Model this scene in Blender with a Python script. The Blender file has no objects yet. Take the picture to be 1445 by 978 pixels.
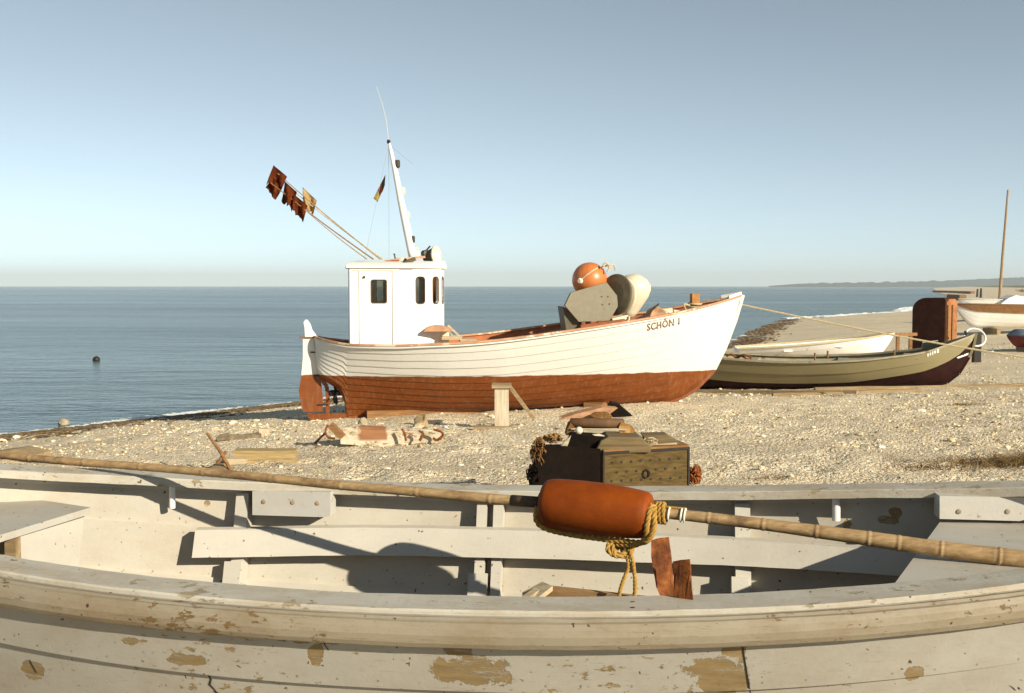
import bpy, bmesh, math, random
import numpy as np
from mathutils import Vector, Matrix, noise
random.seed(7); RNG = np.random.default_rng(7)
R = math.radians
C = bpy.context.scene.collection
SC = bpy.context.scene

# ------------------------------------------------------------------ camera, light
F = 1605.0; EYE = 2.6; PITCH = math.atan(85.5 / F)
cam_d = bpy.data.cameras.new('camera'); cam = bpy.data.objects.new('camera', cam_d); C.objects.link(cam)
cam.location = (0, 0, EYE); cam.rotation_euler = (R(90) - PITCH, 0, 0)
cam_d.sensor_width = 36; cam_d.lens = 36 * F / 1445; cam_d.clip_start = .05; cam_d.clip_end = 40000
SC.camera = cam
SUN_EL, SUN_PHI = 23.0, 44.0        # elevation; angle from +X towards the camera side
sv = Vector((math.cos(R(SUN_EL)) * math.cos(R(SUN_PHI)), -math.cos(R(SUN_EL)) * math.sin(R(SUN_PHI)), math.sin(R(SUN_EL))))
sd = bpy.data.lights.new('sun', 'SUN'); sun = bpy.data.objects.new('sun', sd); C.objects.link(sun)
sd.energy = 5.0; sd.angle = R(.55); sd.color = (1, .905, .72)
sun.rotation_euler = sv.to_track_quat('Z', 'Y').to_euler(); sun.location = (20, -20, 20)
W = bpy.data.worlds.new('World'); SC.world = W; W.use_nodes = True
wn = W.node_tree; wn.nodes.clear()
sky = wn.nodes.new('ShaderNodeTexSky'); sky.sky_type = 'NISHITA'; sky.sun_disc = False
sky.sun_elevation = R(SUN_EL); sky.sun_rotation = math.atan2(sv.x, sv.y)
sky.altitude = 0; sky.air_density = 0.5; sky.dust_density = 0.0; sky.ozone_density = 2.2
hsv = wn.nodes.new('ShaderNodeHueSaturation'); hsv.inputs['Saturation'].default_value = .45
bg = wn.nodes.new('ShaderNodeBackground'); bg.inputs[1].default_value = .086
wo = wn.nodes.new('ShaderNodeOutputWorld')
tint = wn.nodes.new('ShaderNodeMix'); tint.data_type = 'RGBA'; tint.blend_type = 'MULTIPLY'; tint.inputs[0].default_value = 1; tint.inputs[7].default_value = (.87, .985, .955, 1)
wn.links.new(sky.outputs[0], hsv.inputs['Color']); wn.links.new(hsv.outputs[0], tint.inputs[6]); wn.links.new(tint.outputs[2], bg.inputs[0]); wn.links.new(bg.outputs[0], wo.inputs[0])
SC.view_settings.view_transform = 'Standard'; SC.view_settings.look = 'None'
SC.view_settings.gamma = 1; SC.view_settings.exposure = 0.60; SC.view_settings.use_curve_mapping = False
SC.cycles.max_bounces = 8; SC.cycles.diffuse_bounces = 6; SC.cycles.volume_bounces = 0; SC.cycles.transparent_max_bounces = 12
SC.cycles.use_adaptive_sampling = True; SC.cycles.use_denoising = True

# ------------------------------------------------------------------ pixel -> world (survey of the photograph)
cp, sp = math.cos(PITCH), math.sin(PITCH)
def ray(x, y):
    a, b = (x - 722.5) / F, -(y - 489.0) / F
    return Vector((a, cp + b * sp, -sp + b * cp))
def at_y(x, y, Y):
    d = ray(x, y); return Vector((0, 0, EYE)) + d * (Y / d.y)
def at_z(x, y, z):
    d = ray(x, y); return Vector((0, 0, EYE)) + d * ((z - EYE) / d.z)
def at_plane(x, y, p, n):
    d = ray(x, y); o = Vector((0, 0, EYE)); return o + d * ((Vector(p) - o).dot(n) / d.dot(n))
SHORE = np.array([(-57, -54), (-8.9, 19.7), (-4.8, 25.3), (3, 36), (9.5, 50), (14, 66), (20, 85), (40, 113), (100, 260), (172, 463), (420, 1150), (900, 1900)], float)
def dshore(X, Y):
    X = np.asarray(X, float); Y = np.asarray(Y, float)
    best = np.full(X.shape, 1e18); sgn = np.ones(X.shape)
    for (ax, ay), (bx, by) in zip(SHORE[:-1], SHORE[1:]):
        dx, dy = bx - ax, by - ay; L2 = dx * dx + dy * dy
        t = np.clip(((X - ax) * dx + (Y - ay) * dy) / L2, 0, 1)
        qx, qy = X - ax - t * dx, Y - ay - t * dy
        d = qx * qx + qy * qy; cr = (X - ax) * dy - (Y - ay) * dx
        m = d < best - 1e-9; best = np.where(m, d, best); sgn = np.where(m, np.sign(cr), sgn)
    return np.sqrt(best) * sgn
def gz(X, Y):
    d = dshore(X, Y)
    z = np.interp(d, [-60, -3, 0, 6, 12, 18, 30, 60, 400], [-3, -.3, 0, .58, .82, 1.0, 1.15, 1.4, 2.0])
    Y = np.asarray(Y, float)
    z = z + np.clip((Y - 110) / 60, 0, 1) * np.clip((d - 22) / 15, 0, 1) * 1.5
    return z
def ground_at(x, y):
    Y = 3.0
    for k in range(4000):
        p = at_y(x, y, Y)
        if p.z <= float(gz(p.x, p.y)): return Vector((p.x, p.y, float(gz(p.x, p.y))))
        Y *= 1.003
    return p

# ------------------------------------------------------------------ helpers
def tag(o, label=None, cat=None, group=None, kind=None):
    if label: o['label'] = label
    if cat: o['category'] = cat
    if group: o['group'] = group
    if kind: o['kind'] = kind
    return o
def thing(name, label, cat, loc=(0, 0, 0), rz=0, group=None):
    o = bpy.data.objects.new(name, None); C.objects.link(o); o.location = loc; o.rotation_euler = (0, 0, rz)
    o.empty_display_size = .1
    return tag(o, label, cat, group)
def link(name, bm, mats, parent=None, smooth=False, world=False, recalc=True):
    if recalc: bmesh.ops.recalc_face_normals(bm, faces=bm.faces)
    me = bpy.data.meshes.new(name); bm.to_mesh(me); bm.free()
    for m in (mats if isinstance(mats, (list, tuple)) else [mats]): me.materials.append(m)
    if smooth:
        for p in me.polygons: p.use_smooth = True
    o = bpy.data.objects.new(name, me); C.objects.link(o)
    if parent is not None:
        o.parent = parent
        if world:       # mesh is in world coordinates: bake into the parent's frame
            q, M = parent, Matrix()
            chain = []
            while q is not None: chain.append(q); q = q.parent
            for q in reversed(chain): M = M @ Matrix.Translation(q.location) @ q.rotation_euler.to_matrix().to_4x4()
            me.transform(M.inverted())
    return o
def B(): return bmesh.new()
def box(bm, c, s, rot=None, mi=0):
    """box of full size s at c, optional Matrix rot"""
    vs = []
    for x in (-.5, .5):
        for y in (-.5, .5):
            for z in (-.5, .5):
                v = Vector((x * s[0], y * s[1], z * s[2]))
                if rot is not None: v = rot @ v
                vs.append(bm.verts.new(v + Vector(c)))
    for f in ((0, 1, 3, 2), (4, 6, 7, 5), (0, 4, 5, 1), (2, 3, 7, 6), (0, 2, 6, 4), (1, 5, 7, 3)):
        fa = bm.faces.new([vs[i] for i in f]); fa.material_index = mi
    return vs
def bevel(bm, w, seg=2):
    es = [e for e in bm.edges if len(e.link_faces) == 2 and e.calc_face_angle(0) > .6]
    bmesh.ops.bevel(bm, geom=es, offset=w, segments=seg, affect='EDGES', profile=.6)
def beam(bm, a, b, w, h, up=Vector((0, 0, 1)), mi=0):
    a, b = Vector(a), Vector(b); d = (b - a); L = d.length; d.normalize()
    s = d.cross(up).normalized(); u = s.cross(d)
    M = Matrix((d, s, u)).transposed()
    return box(bm, (a + b) / 2, (L, w, h), M, mi)
def smoothpath(pts, n=6):
    P = [Vector(p) for p in pts]; out = []
    for i in range(len(P) - 1):
        p0, p1, p2, p3 = P[max(i - 1, 0)], P[i], P[i + 1], P[min(i + 2, len(P) - 1)]
        for k in range(n):
            t = k / n
            out.append(.5 * ((2 * p1) + (p2 - p0) * t + (2 * p0 - 5 * p1 + 4 * p2 - p3) * t * t + (3 * p1 - p0 - 3 * p2 + p3) * t ** 3))
    out.append(P[-1]); return out
def frames(P):
    T = [(P[min(i + 1, len(P) - 1)] - P[max(i - 1, 0)]).normalized() for i in range(len(P))]
    n = T[0].orthogonal().normalized(); out = []
    for t in T:
        n = (n - t * n.dot(t)).normalized(); out.append((t, n, t.cross(n)))
    return out
def tube(bm, pts, r, seg=8, cap=True, mi=0):
    P = [Vector(p) for p in pts]; fr = frames(P); rings = []
    for i, (p, (t, n, b)) in enumerate(zip(P, fr)):
        rr = r[i] if isinstance(r, (list, tuple, np.ndarray)) else r
        rings.append([bm.verts.new(p + (n * math.cos(a) + b * math.sin(a)) * rr) for a in [2 * math.pi * k / seg for k in range(seg)]])
    for A, Bq in zip(rings[:-1], rings[1:]):
        for k in range(seg):
            f = bm.faces.new((A[k], A[(k + 1) % seg], Bq[(k + 1) % seg], Bq[k])); f.material_index = mi
    if cap:
        for rg in (rings[0], rings[-1]):
            f = bm.faces.new(rg); f.material_index = mi
def rope(bm, pts, r, pitch, seg=6, strands=3, mi=0):
    """laid rope: strands twisted round the path"""
    P = [Vector(p) for p in pts]
    Q = [P[0]]; step = pitch / 9
    for a, b in zip(P[:-1], P[1:]):          # resample
        n = max(1, int((b - a).length / step))
        for k in range(1, n + 1): Q.append(a.lerp(b, k / n))
    fr = frames(Q); L = 0; acc = [0]
    for a, b in zip(Q[:-1], Q[1:]): L += (b - a).length; acc.append(L)
    for s in range(strands):
        pp = []
        for q, (t, n, b), l in zip(Q, fr, acc):
            an = 2 * math.pi * (s / strands + l / pitch); pp.append(q + (n * math.cos(an) + b * math.sin(an)) * r * .5)
        tube(bm, pp, r * .56, seg)
def lathe(bm, prof, axis_o, axis_d, seg=24, mi=0):
    """prof: list of (distance along axis, radius)"""
    d = Vector(axis_d).normalized(); n = d.orthogonal().normalized(); b = d.cross(n); o = Vector(axis_o); rings = []
    for h, r in prof:
        if r < 1e-6: rings.append([bm.verts.new(o + d * h)])
        else: rings.append([bm.verts.new(o + d * h + (n * math.cos(a) + b * math.sin(a)) * r) for a in [2 * math.pi * k / seg for k in range(seg)]])
    for A, Q in zip(rings[:-1], rings[1:]):
        for k in range(seg):
            k2 = (k + 1) % seg
            if len(A) == 1 and len(Q) == 1: continue
            if len(A) == 1: vs = (A[0], Q[k2], Q[k])
            elif len(Q) == 1: vs = (A[k], A[k2], Q[0])
            else: vs = (A[k], A[k2], Q[k2], Q[k])
            f = bm.faces.new(vs); f.material_index = mi
    for rg in (rings[0], rings[-1]):
        if len(rg) > 1: f = bm.faces.new(rg); f.material_index = mi
def prism(bm, poly, n, th, mi=0):
    """flat polygon (list of Vectors) extruded by th along n, centred"""
    n = Vector(n).normalized() * th / 2
    a = [bm.verts.new(Vector(p) - n) for p in poly]; b = [bm.verts.new(Vector(p) + n) for p in poly]
    fs = [bm.faces.new(a), bm.faces.new(list(reversed(b)))]
    for i in range(len(a)):
        j = (i + 1) % len(a); fs.append(bm.faces.new((a[i], a[j], b[j], b[i])))
    for f in fs: f.material_index = mi
def jitter(bm, amp, sc=3.0, seed=0):
    for v in bm.verts:
        q = v.co * sc + Vector((seed * 7.1, seed * 3.3, seed))
        v.co += noise.noise_vector(q) * amp

# ------------------------------------------------------------------ materials
class N:
    """tiny node builder"""
    def __init__(s, name):
        s.m = bpy.data.materials.new(name); s.m.use_nodes = True; s.t = s.m.node_tree; s.t.nodes.clear()
        s.out = s.t.nodes.new('ShaderNodeOutputMaterial'); s.tc = s.t.nodes.new('ShaderNodeTexCoord')
    def new(s, typ, **kw):
        n = s.t.nodes.new(typ)
        for k, v in kw.items(): setattr(n, k, v)
        return n
    def put(s, sock, v):
        if isinstance(v, bpy.types.NodeSocket): s.t.links.new(v, sock)
        else:
            if isinstance(v, (tuple, list)) and len(v) == 3 and sock.type == 'RGBA': v = (*v, 1)
            sock.default_value = v
    def obj(s, scale=(1, 1, 1), off=(0, 0, 0), world=False):
        mp = s.new('ShaderNodeMapping'); mp.inputs['Scale'].default_value = scale; mp.inputs['Location'].default_value = off
        if world:
            g = s.new('ShaderNodeNewGeometry'); s.t.links.new(g.outputs['Position'], mp.inputs[0])
        else: s.t.links.new(s.tc.outputs['Object'], mp.inputs[0])
        return mp.outputs[0]
    def noise(s, co, sc, det=4, rough=.55, dist=0, col=False):
        n = s.new('ShaderNodeTexNoise'); s.put(n.inputs['Vector'], co); n.inputs['Scale'].default_value = sc
        n.inputs['Detail'].default_value = det; n.inputs['Roughness'].default_value = rough; n.inputs['Distortion'].default_value = dist
        return n.outputs['Color' if col else 'Fac']
    def vor(s, co, sc, feat='F1', out='Color', rnd=1):
        n = s.new('ShaderNodeTexVoronoi', feature=feat); s.put(n.inputs['Vector'], co); n.inputs['Scale'].default_value = sc
        n.inputs['Randomness'].default_value = rnd
        return n.outputs[out]
    def ramp(s, v, stops, interp='LINEAR'):
        n = s.new('ShaderNodeValToRGB'); n.color_ramp.interpolation = interp; s.put(n.inputs[0], v)
        e = n.color_ramp.elements
        while len(e) < len(stops): e.new(.5)
        for el, (p, c) in zip(e, stops):
            el.position = p; el.color = (c, c, c, 1) if isinstance(c, (int, float)) else (*c, 1)
        return n.outputs[0]
    def mix(s, f, a, b, mode='MIX'):
        n = s.new('ShaderNodeMix', data_type='RGBA', blend_type=mode)
        s.put(n.inputs[0], f); s.put(n.inputs[6], a); s.put(n.inputs[7], b); return n.outputs[2]
    def math(s, op, a, b=0., c=0., clamp=False):
        n = s.new('ShaderNodeMath', operation=op, use_clamp=clamp); s.put(n.inputs[0], a); s.put(n.inputs[1], b); s.put(n.inputs[2], c); return n.outputs[0]
    def vmath(s, op, a, b=(0, 0, 0)):
        n = s.new('ShaderNodeVectorMath', operation=op); s.put(n.inputs[0], a); s.put(n.inputs[1], b)
        return n.outputs['Value' if op in ('LENGTH', 'DISTANCE', 'DOT_PRODUCT') else 'Vector']
    def sep(s, v):
        n = s.new('ShaderNodeSeparateXYZ'); s.put(n.inputs[0], v); return n.outputs
    def bump(s, h, strength=.3, dist=.01, prev=None):
        n = s.new('ShaderNodeBump'); s.put(n.inputs['Height'], h); n.inputs['Strength'].default_value = strength; n.inputs['Distance'].default_value = dist
        if prev is not None: s.t.links.new(prev, n.inputs['Normal'])
        return n.outputs[0]
    def bsdf(s, col, rough=.6, normal=None, metal=0., spec=.4, **kw):
        n = s.new('ShaderNodeBsdfPrincipled'); s.put(n.inputs['Base Color'], col); s.put(n.inputs['Roughness'], rough); s.put(n.inputs['Metallic'], metal)
        n.inputs['Specular IOR Level'].default_value = spec
        if normal is not None: s.t.links.new(normal, n.inputs['Normal'])
        for k, v in kw.items(): s.put(n.inputs[k], v)
        s.t.links.new(n.outputs[0], s.out.inputs[0]); return n
def plain(name, col, rough=.6, var=.25, sc=12, bump=.25, spec=.35, metal=0, dirt=None, dirtamt=.55, stretch=(1, 1, 1)):
    n = N(name); co = n.obj(stretch); f = n.noise(co, sc, 5, .65)
    c2 = tuple(c * (1 - var) for c in col); c1 = tuple(min(1, c * (1 + var * .5)) for c in col)
    c = n.ramp(f, [(.3, c2), (.7, c1)])
    if dirt is not None:
        g = n.noise(n.obj(stretch, (3, 1, 2)), sc * .45, 6, .7)
        c = n.mix(n.ramp(g, [(dirtamt - .015, 0), (dirtamt + .03, 1)]), c, dirt)
    n.bsdf(c, rough, n.bump(n.noise(co, sc * 5, 4, .7), bump, .006), metal, spec)
    return n.m

def hull_paint(name, top, bottom=None, zline=None, wear=(.42, .3, .16), dirt=.5, wob=.012):
    """brush-painted planking; optional antifouling below a painted line at local z"""
    n = N(name); co = n.obj(); z = n.sep(co)[2]
    base = n.mix(n.noise(n.obj((.5, .5, 3)), 2.5, 5, .7), tuple(c * .9 for c in top), top)
    if bottom is not None:
        bc = n.ramp(n.noise(n.obj((.4, 1, 2.5)), 5, 6, .7), [(.25, tuple(c * .72 for c in bottom)), (.5, bottom), (.8, tuple(c * 1.25 for c in bottom))])
        zz = n.math('ADD', z, n.math('MULTIPLY', n.math('SUBTRACT', n.noise(n.obj((1, 1, .2)), 4, 4), .5), wob * 4))
        m = n.ramp(n.math('ADD', n.math('MULTIPLY', n.math('SUBTRACT', zz, zline), 20), .5), [(.35, 1), (.65, 0)])
        base = n.mix(m, base, bc)
    g = n.noise(n.obj((.35, .35, 1)), 14, 7, .75)
    w = n.ramp(g, [(.69, 0), (.71, 1)])
    c = n.mix(n.math('MULTIPLY', w, dirt), base, wear)
    str_ = n.noise(n.obj((3, 3, .4)), 6, 5, .7)
    c = n.mix(n.math('MULTIPLY', n.ramp(str_, [(.5, 0), (.85, 1)]), .3 * dirt), c, tuple(a * b for a, b in zip(top, (.72, .58, .4))))
    n.bsdf(c, .5, n.bump(n.noise(co, 30, 4, .7), .15, .004), spec=.35)
    return n.m

def wood(name, dark, light, sc=6, axis=0, rough=.8, bump=.5):
    n = N(name); st = [14, 14, 14]; st[axis] = 1.2
    co = n.obj(tuple(st)); g = n.noise(co, sc * .35, 6, .7, .6)
    c = n.ramp(g, [(.28, dark), (.52, tuple((a + b) / 2 for a, b in zip(dark, light))), (.75, light)])
    n.bsdf(c, rough, n.bump(g, bump, .006), spec=.2)
    return n.m

def peel(name, base, wearc, dens=.6, patches=(), rough=.55, grime=.3, fine=1.0, nails=(), streak=.55):
    """old thick paint, scuffed down to weathered wood in specks and in some torn patches"""
    n = N(name); co = n.obj()
    paint = n.ramp(n.noise(n.obj((.5, .5, 1.2), (1, 4, 2)), 5, 6, .7), [(.3, tuple(c * .86 for c in base)), (.7, base)])
    big = n.noise(n.obj((.7, .7, 1.3), (5, 2, 0)), 3.2, 3, .5)
    spk = n.noise(n.obj((.7, .8, 1.5)), 34 * fine, 6, .72)
    msk = n.math('ADD', spk, n.math('MULTIPLY', big, .42))
    m = n.ramp(msk, [(dens + .21, 0), (dens + .235, 1)])
    dist = n.math('ADD', n.math('MULTIPLY', n.math('SUBTRACT', n.noise(co, 22, 6, .75), .5), 1.8), n.math('MULTIPLY', n.math('SUBTRACT', n.noise(co, 8, 3, .6), .5), 2.6))
    for (c, rad) in patches:
        q = n.vmath('DIVIDE', n.vmath('SUBTRACT', co, tuple(c)), tuple(rad))
        pm = n.ramp(n.math('SUBTRACT', n.math('ADD', 1., dist), n.vmath('LENGTH', q)), [(.0, 0), (.09, 1)])
        pm = n.math('MULTIPLY', pm, n.ramp(n.noise(n.obj((.5, 3, 4), (8, 8, 1)), 16, 6, .8), [(.36, .15), (.46, 1)]))
        m = n.math('MAXIMUM', m, pm)
    wc = n.ramp(n.noise(n.obj((2, 14, 14)), 5, 5, .7), [(.25, tuple(c * .55 for c in wearc)), (.7, wearc)])
    gr = n.math('MULTIPLY', n.ramp(n.noise(n.obj((.6, 1, 1), (9, 9, 9)), 4.5, 6, .75), [(.45, 0), (.75, 1)]), grime)
    paint = n.mix(gr, paint, tuple(a * b for a, b in zip(base, (.66, .53, .38))))
    pin = n.ramp(n.noise(n.obj(off=(7, 3, 5)), 60 * fine, 2, .5), [(.715, 0), (.735, 1)])
    paint = n.mix(pin, paint, tuple(c * .3 for c in wearc))
    m2 = n.ramp(msk, [(dens + .19, 0), (dens + .20, 1)])
    c = n.mix(n.math('MULTIPLY', m2, .8), paint, tuple(a * .5 + b * .5 for a, b in zip(base, wearc)))
    scr = n.ramp(n.noise(n.obj((.6, 6, 9), (2, 2, 2)), 22, 5, .8), [(.62 - .12 * (streak - .55), 0), (.70, streak)])
    c = n.mix(scr, c, tuple(a * b for a, b in zip(base, (.62, .5, .36))))
    c = n.mix(m, c, wc)
    if nails:       # rows of clench nail heads following the sheer
        s3 = n.sep(co); zz = n.math('SUBTRACT', s3[2], n.math('MULTIPLY', n.math('MULTIPLY', s3[0], s3[0]), .033))
        fx = n.math('MULTIPLY', n.math('SUBTRACT', n.math('FRACT', n.math('MULTIPLY', n.math('ADD', s3[0], 20.), 1 / .093)), .5), .093)
        tot = None
        for cz_ in nails:
            dz_ = n.math('SUBTRACT', zz, cz_); r2 = n.math('ADD', n.math('MULTIPLY', fx, fx), n.math('MULTIPLY', dz_, dz_))
            k_ = n.ramp(n.math('MULTIPLY', r2, 1e4), [(.05, 1), (.14, 0)]); tot = k_ if tot is None else n.math('MAXIMUM', tot, k_)
        c = n.mix(n.math('MULTIPLY', tot, n.ramp(n.noise(co, 7, 3), [(.35, .25), (.65, .85)])), c, tuple(v * .55 for v in wearc))
    h = n.math('SUBTRACT', n.math('MULTIPLY', n.noise(co, 70, 5, .7), .35), n.math('MULTIPLY', m, .8))
    n.bsdf(c, rough, n.bump(h, .55, .004), spec=.3)
    return n.m

M = {}
M['white'] = plain('white paint', (.80, .78, .73), .45, .06, 3, .1, dirt=(.6, .5, .36), dirtamt=.70)
M['whitewood'] = plain('white painted wood', (.72, .70, .65), .55, .1, 6, .3, dirt=(.4, .3, .18), dirtamt=.64)
M['redoxide'] = plain('rust red paint', (.26, .08, .024), .6, .35, 8, .3, dirt=(.2, .07, .03), dirtamt=.62)
M['orange'] = plain('faded orange plastic', (.55, .17, .045), .38, .2, 7, .15, spec=.5)
M['olive'] = plain('dull olive metal', (.115, .095, .055), .5, .3, 9, .25, dirt=(.1, .06, .03), dirtamt=.62)
M['tanplate'] = plain('tan painted steel', (.23, .20, .14), .6, .12, 14, .2, dirt=(.2, .12, .05), dirtamt=.7)
M['orangepost'] = plain('orange brown post', (.40, .19, .06), .8, .3, 12, .4)
M['cream'] = plain('cream plastic', (.68, .60, .44), .4, .14, 5, .1, dirt=(.5, .4, .25), dirtamt=.64)
M['dark'] = plain('near-black stuff and shade', (.010, .006, .004), .85, .5, 14, .6, spec=.1)  # near-black; on the open box and locker it stands for shade
M['darkmetal'] = plain('dark painted metal', (.045, .035, .018), .5, .3, 12, .2)
M['black'] = plain('black iron', (.018, .014, .010), .55, .4, 20, .4)
M['rust'] = None
M['drywood'] = wood('driftwood', (.17, .11, .055), (.46, .34, .19))
M['brownwood'] = wood('brown wood', (.12, .055, .02), (.36, .19, .075))
M['palewood'] = wood('pale weathered wood', (.30, .23, .14), (.60, .5, .34))
M['palewoodz'] = wood('pale weathered post', (.34, .27, .18), (.66, .58, .44), axis=2)
M['ropeYellow'] = plain('yellow rope', (.46, .27, .065), .85, .35, 60, .6, spec=.1)
M['ropePale'] = plain('pale rope', (.55, .45, .28), .85, .3, 40, .5, spec=.1)
M['thread'] = plain('white cord', (.8, .77, .68), .8, .1, 40, .2, spec=.1)
M['deckpink'] = plain('worn red-brown deck paint', (.50, .26, .15), .7, .3, 7, .3, dirt=(.62, .52, .38), dirtamt=.56)
M['seawall'] = plain('orange brown inner bulwark', (.38, .12, .035), .6, .3, 8, .2)
M['flagred'] = plain('dark red cloth', (.20, .045, .014), .9, .4, 12, .3, spec=.05)
M['flagtan'] = plain('tan cloth', (.62, .42, .2), .9, .2, 12, .3, spec=.05)
M['tarp'] = plain('pinkish brown cloth', (.46, .26, .15), .9, .3, 12, .5, spec=.05)
M['netbrown'] = plain('brown net twine', (.22, .11, .04), .9, .5, 30, .7, spec=.05)
M['netorange'] = plain('orange net twine', (.32, .11, .035), .9, .4, 30, .7, spec=.05)
M['bluecover'] = plain('grey blue cover', (.10, .13, .17), .7, .3, 6, .3)
M['crimson'] = plain('dark red boat paint', (.17, .025, .02), .55, .3, 6, .2)
M['stone'] = plain('beach stone', (.36, .30, .2), .8, .4, 8, .6)
M['maroon'] = plain('dark maroon paint', (.028, .008, .006), .75, .4, 6, .3, spec=.12)

def mat_rust():
    n = N('rusted iron'); co = n.obj(); a = n.noise(co, 22, 8, .75); b = n.noise(co, 60, 4, .7)
    c = n.ramp(a, [(.28, (.035, .012, .007)), (.45, (.13, .04, .012)), (.6, (.26, .085, .022)), (.76, (.42, .2, .07))])
    n.bsdf(c, .85, n.bump(n.math('ADD', a, n.math('MULTIPLY', b, .4)), .8, .006), spec=.2); return n.m
M['rust'] = mat_rust()
def mat_bamboo():
    n = N('weathered bamboo'); co = n.obj((1.5, 30, 30)); a = n.noise(co, 3, 6, .7); b = n.noise(n.obj(off=(3, 3, 3)), 9, 5, .7)
    c = n.ramp(a, [(.25, (.20, .12, .055)), (.55, (.38, .25, .12)), (.8, (.52, .38, .2))])
    c = n.mix(n.ramp(b, [(.52, 0), (.68, .8)]), c, (.16, .09, .045))
    n.bsdf(c, .6, n.bump(a, .4, .003), spec=.3); return n.m
M['bamboo'] = mat_bamboo()
def mat_float():
    n = N('rust orange float'); co = n.obj(); a = n.noise(co, 9, 6, .7); b = n.noise(n.obj((1, 1, 1)), 90, 3, .6)
    c = n.ramp(a, [(.3, (.15, .028, .0015)), (.6, (.23, .045, .002)), (.8, (.31, .075, .006))])
    w = n.ramp(n.noise(n.obj(off=(4, 1, 1)), 40, 6, .8), [(.64, 0), (.72, .5)])
    c = n.mix(w, c, (.42, .17, .05))
    n.bsdf(c, .62, n.bump(b, .35, .002), spec=.18); return n.m
M['float'] = mat_float()
def mat_glass():
    n = N('window glass')
    g = n.new('ShaderNodeBsdfGlossy'); g.inputs['Roughness'].default_value = .05
    t = n.new('ShaderNodeBsdfTransparent'); t.inputs[0].default_value = (.5, .49, .42, 1)
    fr = n.new('ShaderNodeFresnel'); fr.inputs[0].default_value = 1.5
    mx = n.new('ShaderNodeMixShader'); n.t.links.new(fr.outputs[0], mx.inputs[0]); n.t.links.new(t.outputs[0], mx.inputs[1]); n.t.links.new(g.outputs[0], mx.inputs[2])
    n.t.links.new(mx.outputs[0], n.out.inputs[0]); return n.m
M['glass'] = mat_glass()
def mat_lens():
    n = N('lamp lens'); n.bsdf((.8, .8, .76), .15, spec=.6); return n.m
M['lens'] = mat_lens()
def mat_ground():
    n = N('shingle beach'); co = n.obj(world=True)
    sepz = n.sep(co)[2]
    v1 = n.vor(co, 26, out='Color'); r1 = n.sep(v1)[0]
    v2 = n.vor(co, 62, out='Color'); r2 = n.sep(v2)[0]
    d1 = n.vor(co, 26, out='Distance'); d2 = n.vor(co, 62, out='Distance')
    sand = n.ramp(n.noise(co, 1.3, 7, .7), [(.3, (.66, .53, .34)), (.7, (.84, .71, .49))])
    st = n.ramp(r1, [(0, (.13, .085, .045)), (.13, (.32, .23, .13)), (.32, (.70, .57, .38)), (.75, (.84, .72, .52)), (1, (.9, .84, .70))])
    st2 = n.ramp(r2, [(0, (.17, .11, .06)), (.2, (.56, .43, .27)), (.6, (.80, .68, .47)), (1, (.9, .82, .66))])
    c = n.mix(n.ramp(n.noise(co, 2.3, 5, .7), [(.38, .3), (.62, .85)]), sand, st)
    c = n.mix(.45, c, st2)
    blot = n.ramp(n.noise(co, .55, 6, .75), [(.5, 0), (.72, .45)])
    c = n.mix(blot, c, (.30, .22, .13))
    # wet belt just above the water, bottom under it
    wz = n.math('ADD', sepz, n.math('MULTIPLY', n.math('SUBTRACT', n.noise(co, .9, 5, .7), .5), .10))
    c = n.mix(n.ramp(n.noise(n.obj((.5, .35, 1), (3, 8, 0), world=True), .9, 4, .6), [(.55, 0), (.7, .45)]), c, (.42, .33, .21))
    wet = n.ramp(wz, [(.0, 1), (.10, 1), (.16, 0)])
    c = n.mix(n.math('MULTIPLY', wet, .75), c, (.13, .10, .065))
    far = n.ramp(n.math('DIVIDE', n.math('SUBTRACT', sepz, 1.75), 1.2), [(0, 0), (.3, 1)])
    c = n.mix(far, c, n.ramp(n.noise(co, .12, 6, .7), [(.35, (.10, .11, .04)), (.65, (.26, .22, .10))]))
    h = n.math('ADD', n.math('MULTIPLY', d1, -1.), n.math('MULTIPLY', d2, -.5))
    h2 = n.noise(co, 3.5, 7, .75)
    nb = n.bump(h2, .8, .05); nb = n.bump(h, .9, .022, nb)
    rough = n.ramp(wet, [(0, .85), (1, .35)])
    n.bsdf(c, rough, nb, spec=.25); return n.m
def mat_sea():
    n = N('sea water'); co = n.obj(world=True)
    cam_like = n.obj((1, 1, 1), world=True)
    a = n.noise(n.obj((.35, .9, 1), world=True), .55, 5, .6, .2)
    b = n.noise(n.obj((.45, 1.1, 1), (3, 9, 0), world=True), 2.4, 4, .6, .3)
    big = n.noise(n.obj((.3, 1, 1), (1, 1, 0), world=True), .045, 5, .65)
    huge = n.noise(n.obj((.12, 1, 1), (5, 1, 0), world=True), .012, 5, .65)
    h = n.math('ADD', n.math('MULTIPLY', a, .55), n.math('MULTIPLY', b, .16))
    h = n.math('ADD', h, n.math('MULTIPLY', big, .6))
    c = n.ramp(n.math('ADD', n.math('MULTIPLY', big, .5), n.math('MULTIPLY', huge, .5)), [(.42, (.03, .07, .075)), (.56, (.13, .19, .185))])
    r = n.ramp(huge, [(.35, .16), (.65, .3)])
    n.bsdf(c, r, n.bump(h, 1., .55), spec=.5, IOR=1.33); return n.m
def mat_foliage(name, a, b):
    n = N(name); n.bsdf(n.ramp(n.noise(n.obj(), 3, 4), [(.3, a), (.7, b)]), .8, spec=.15); return n.m

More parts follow.
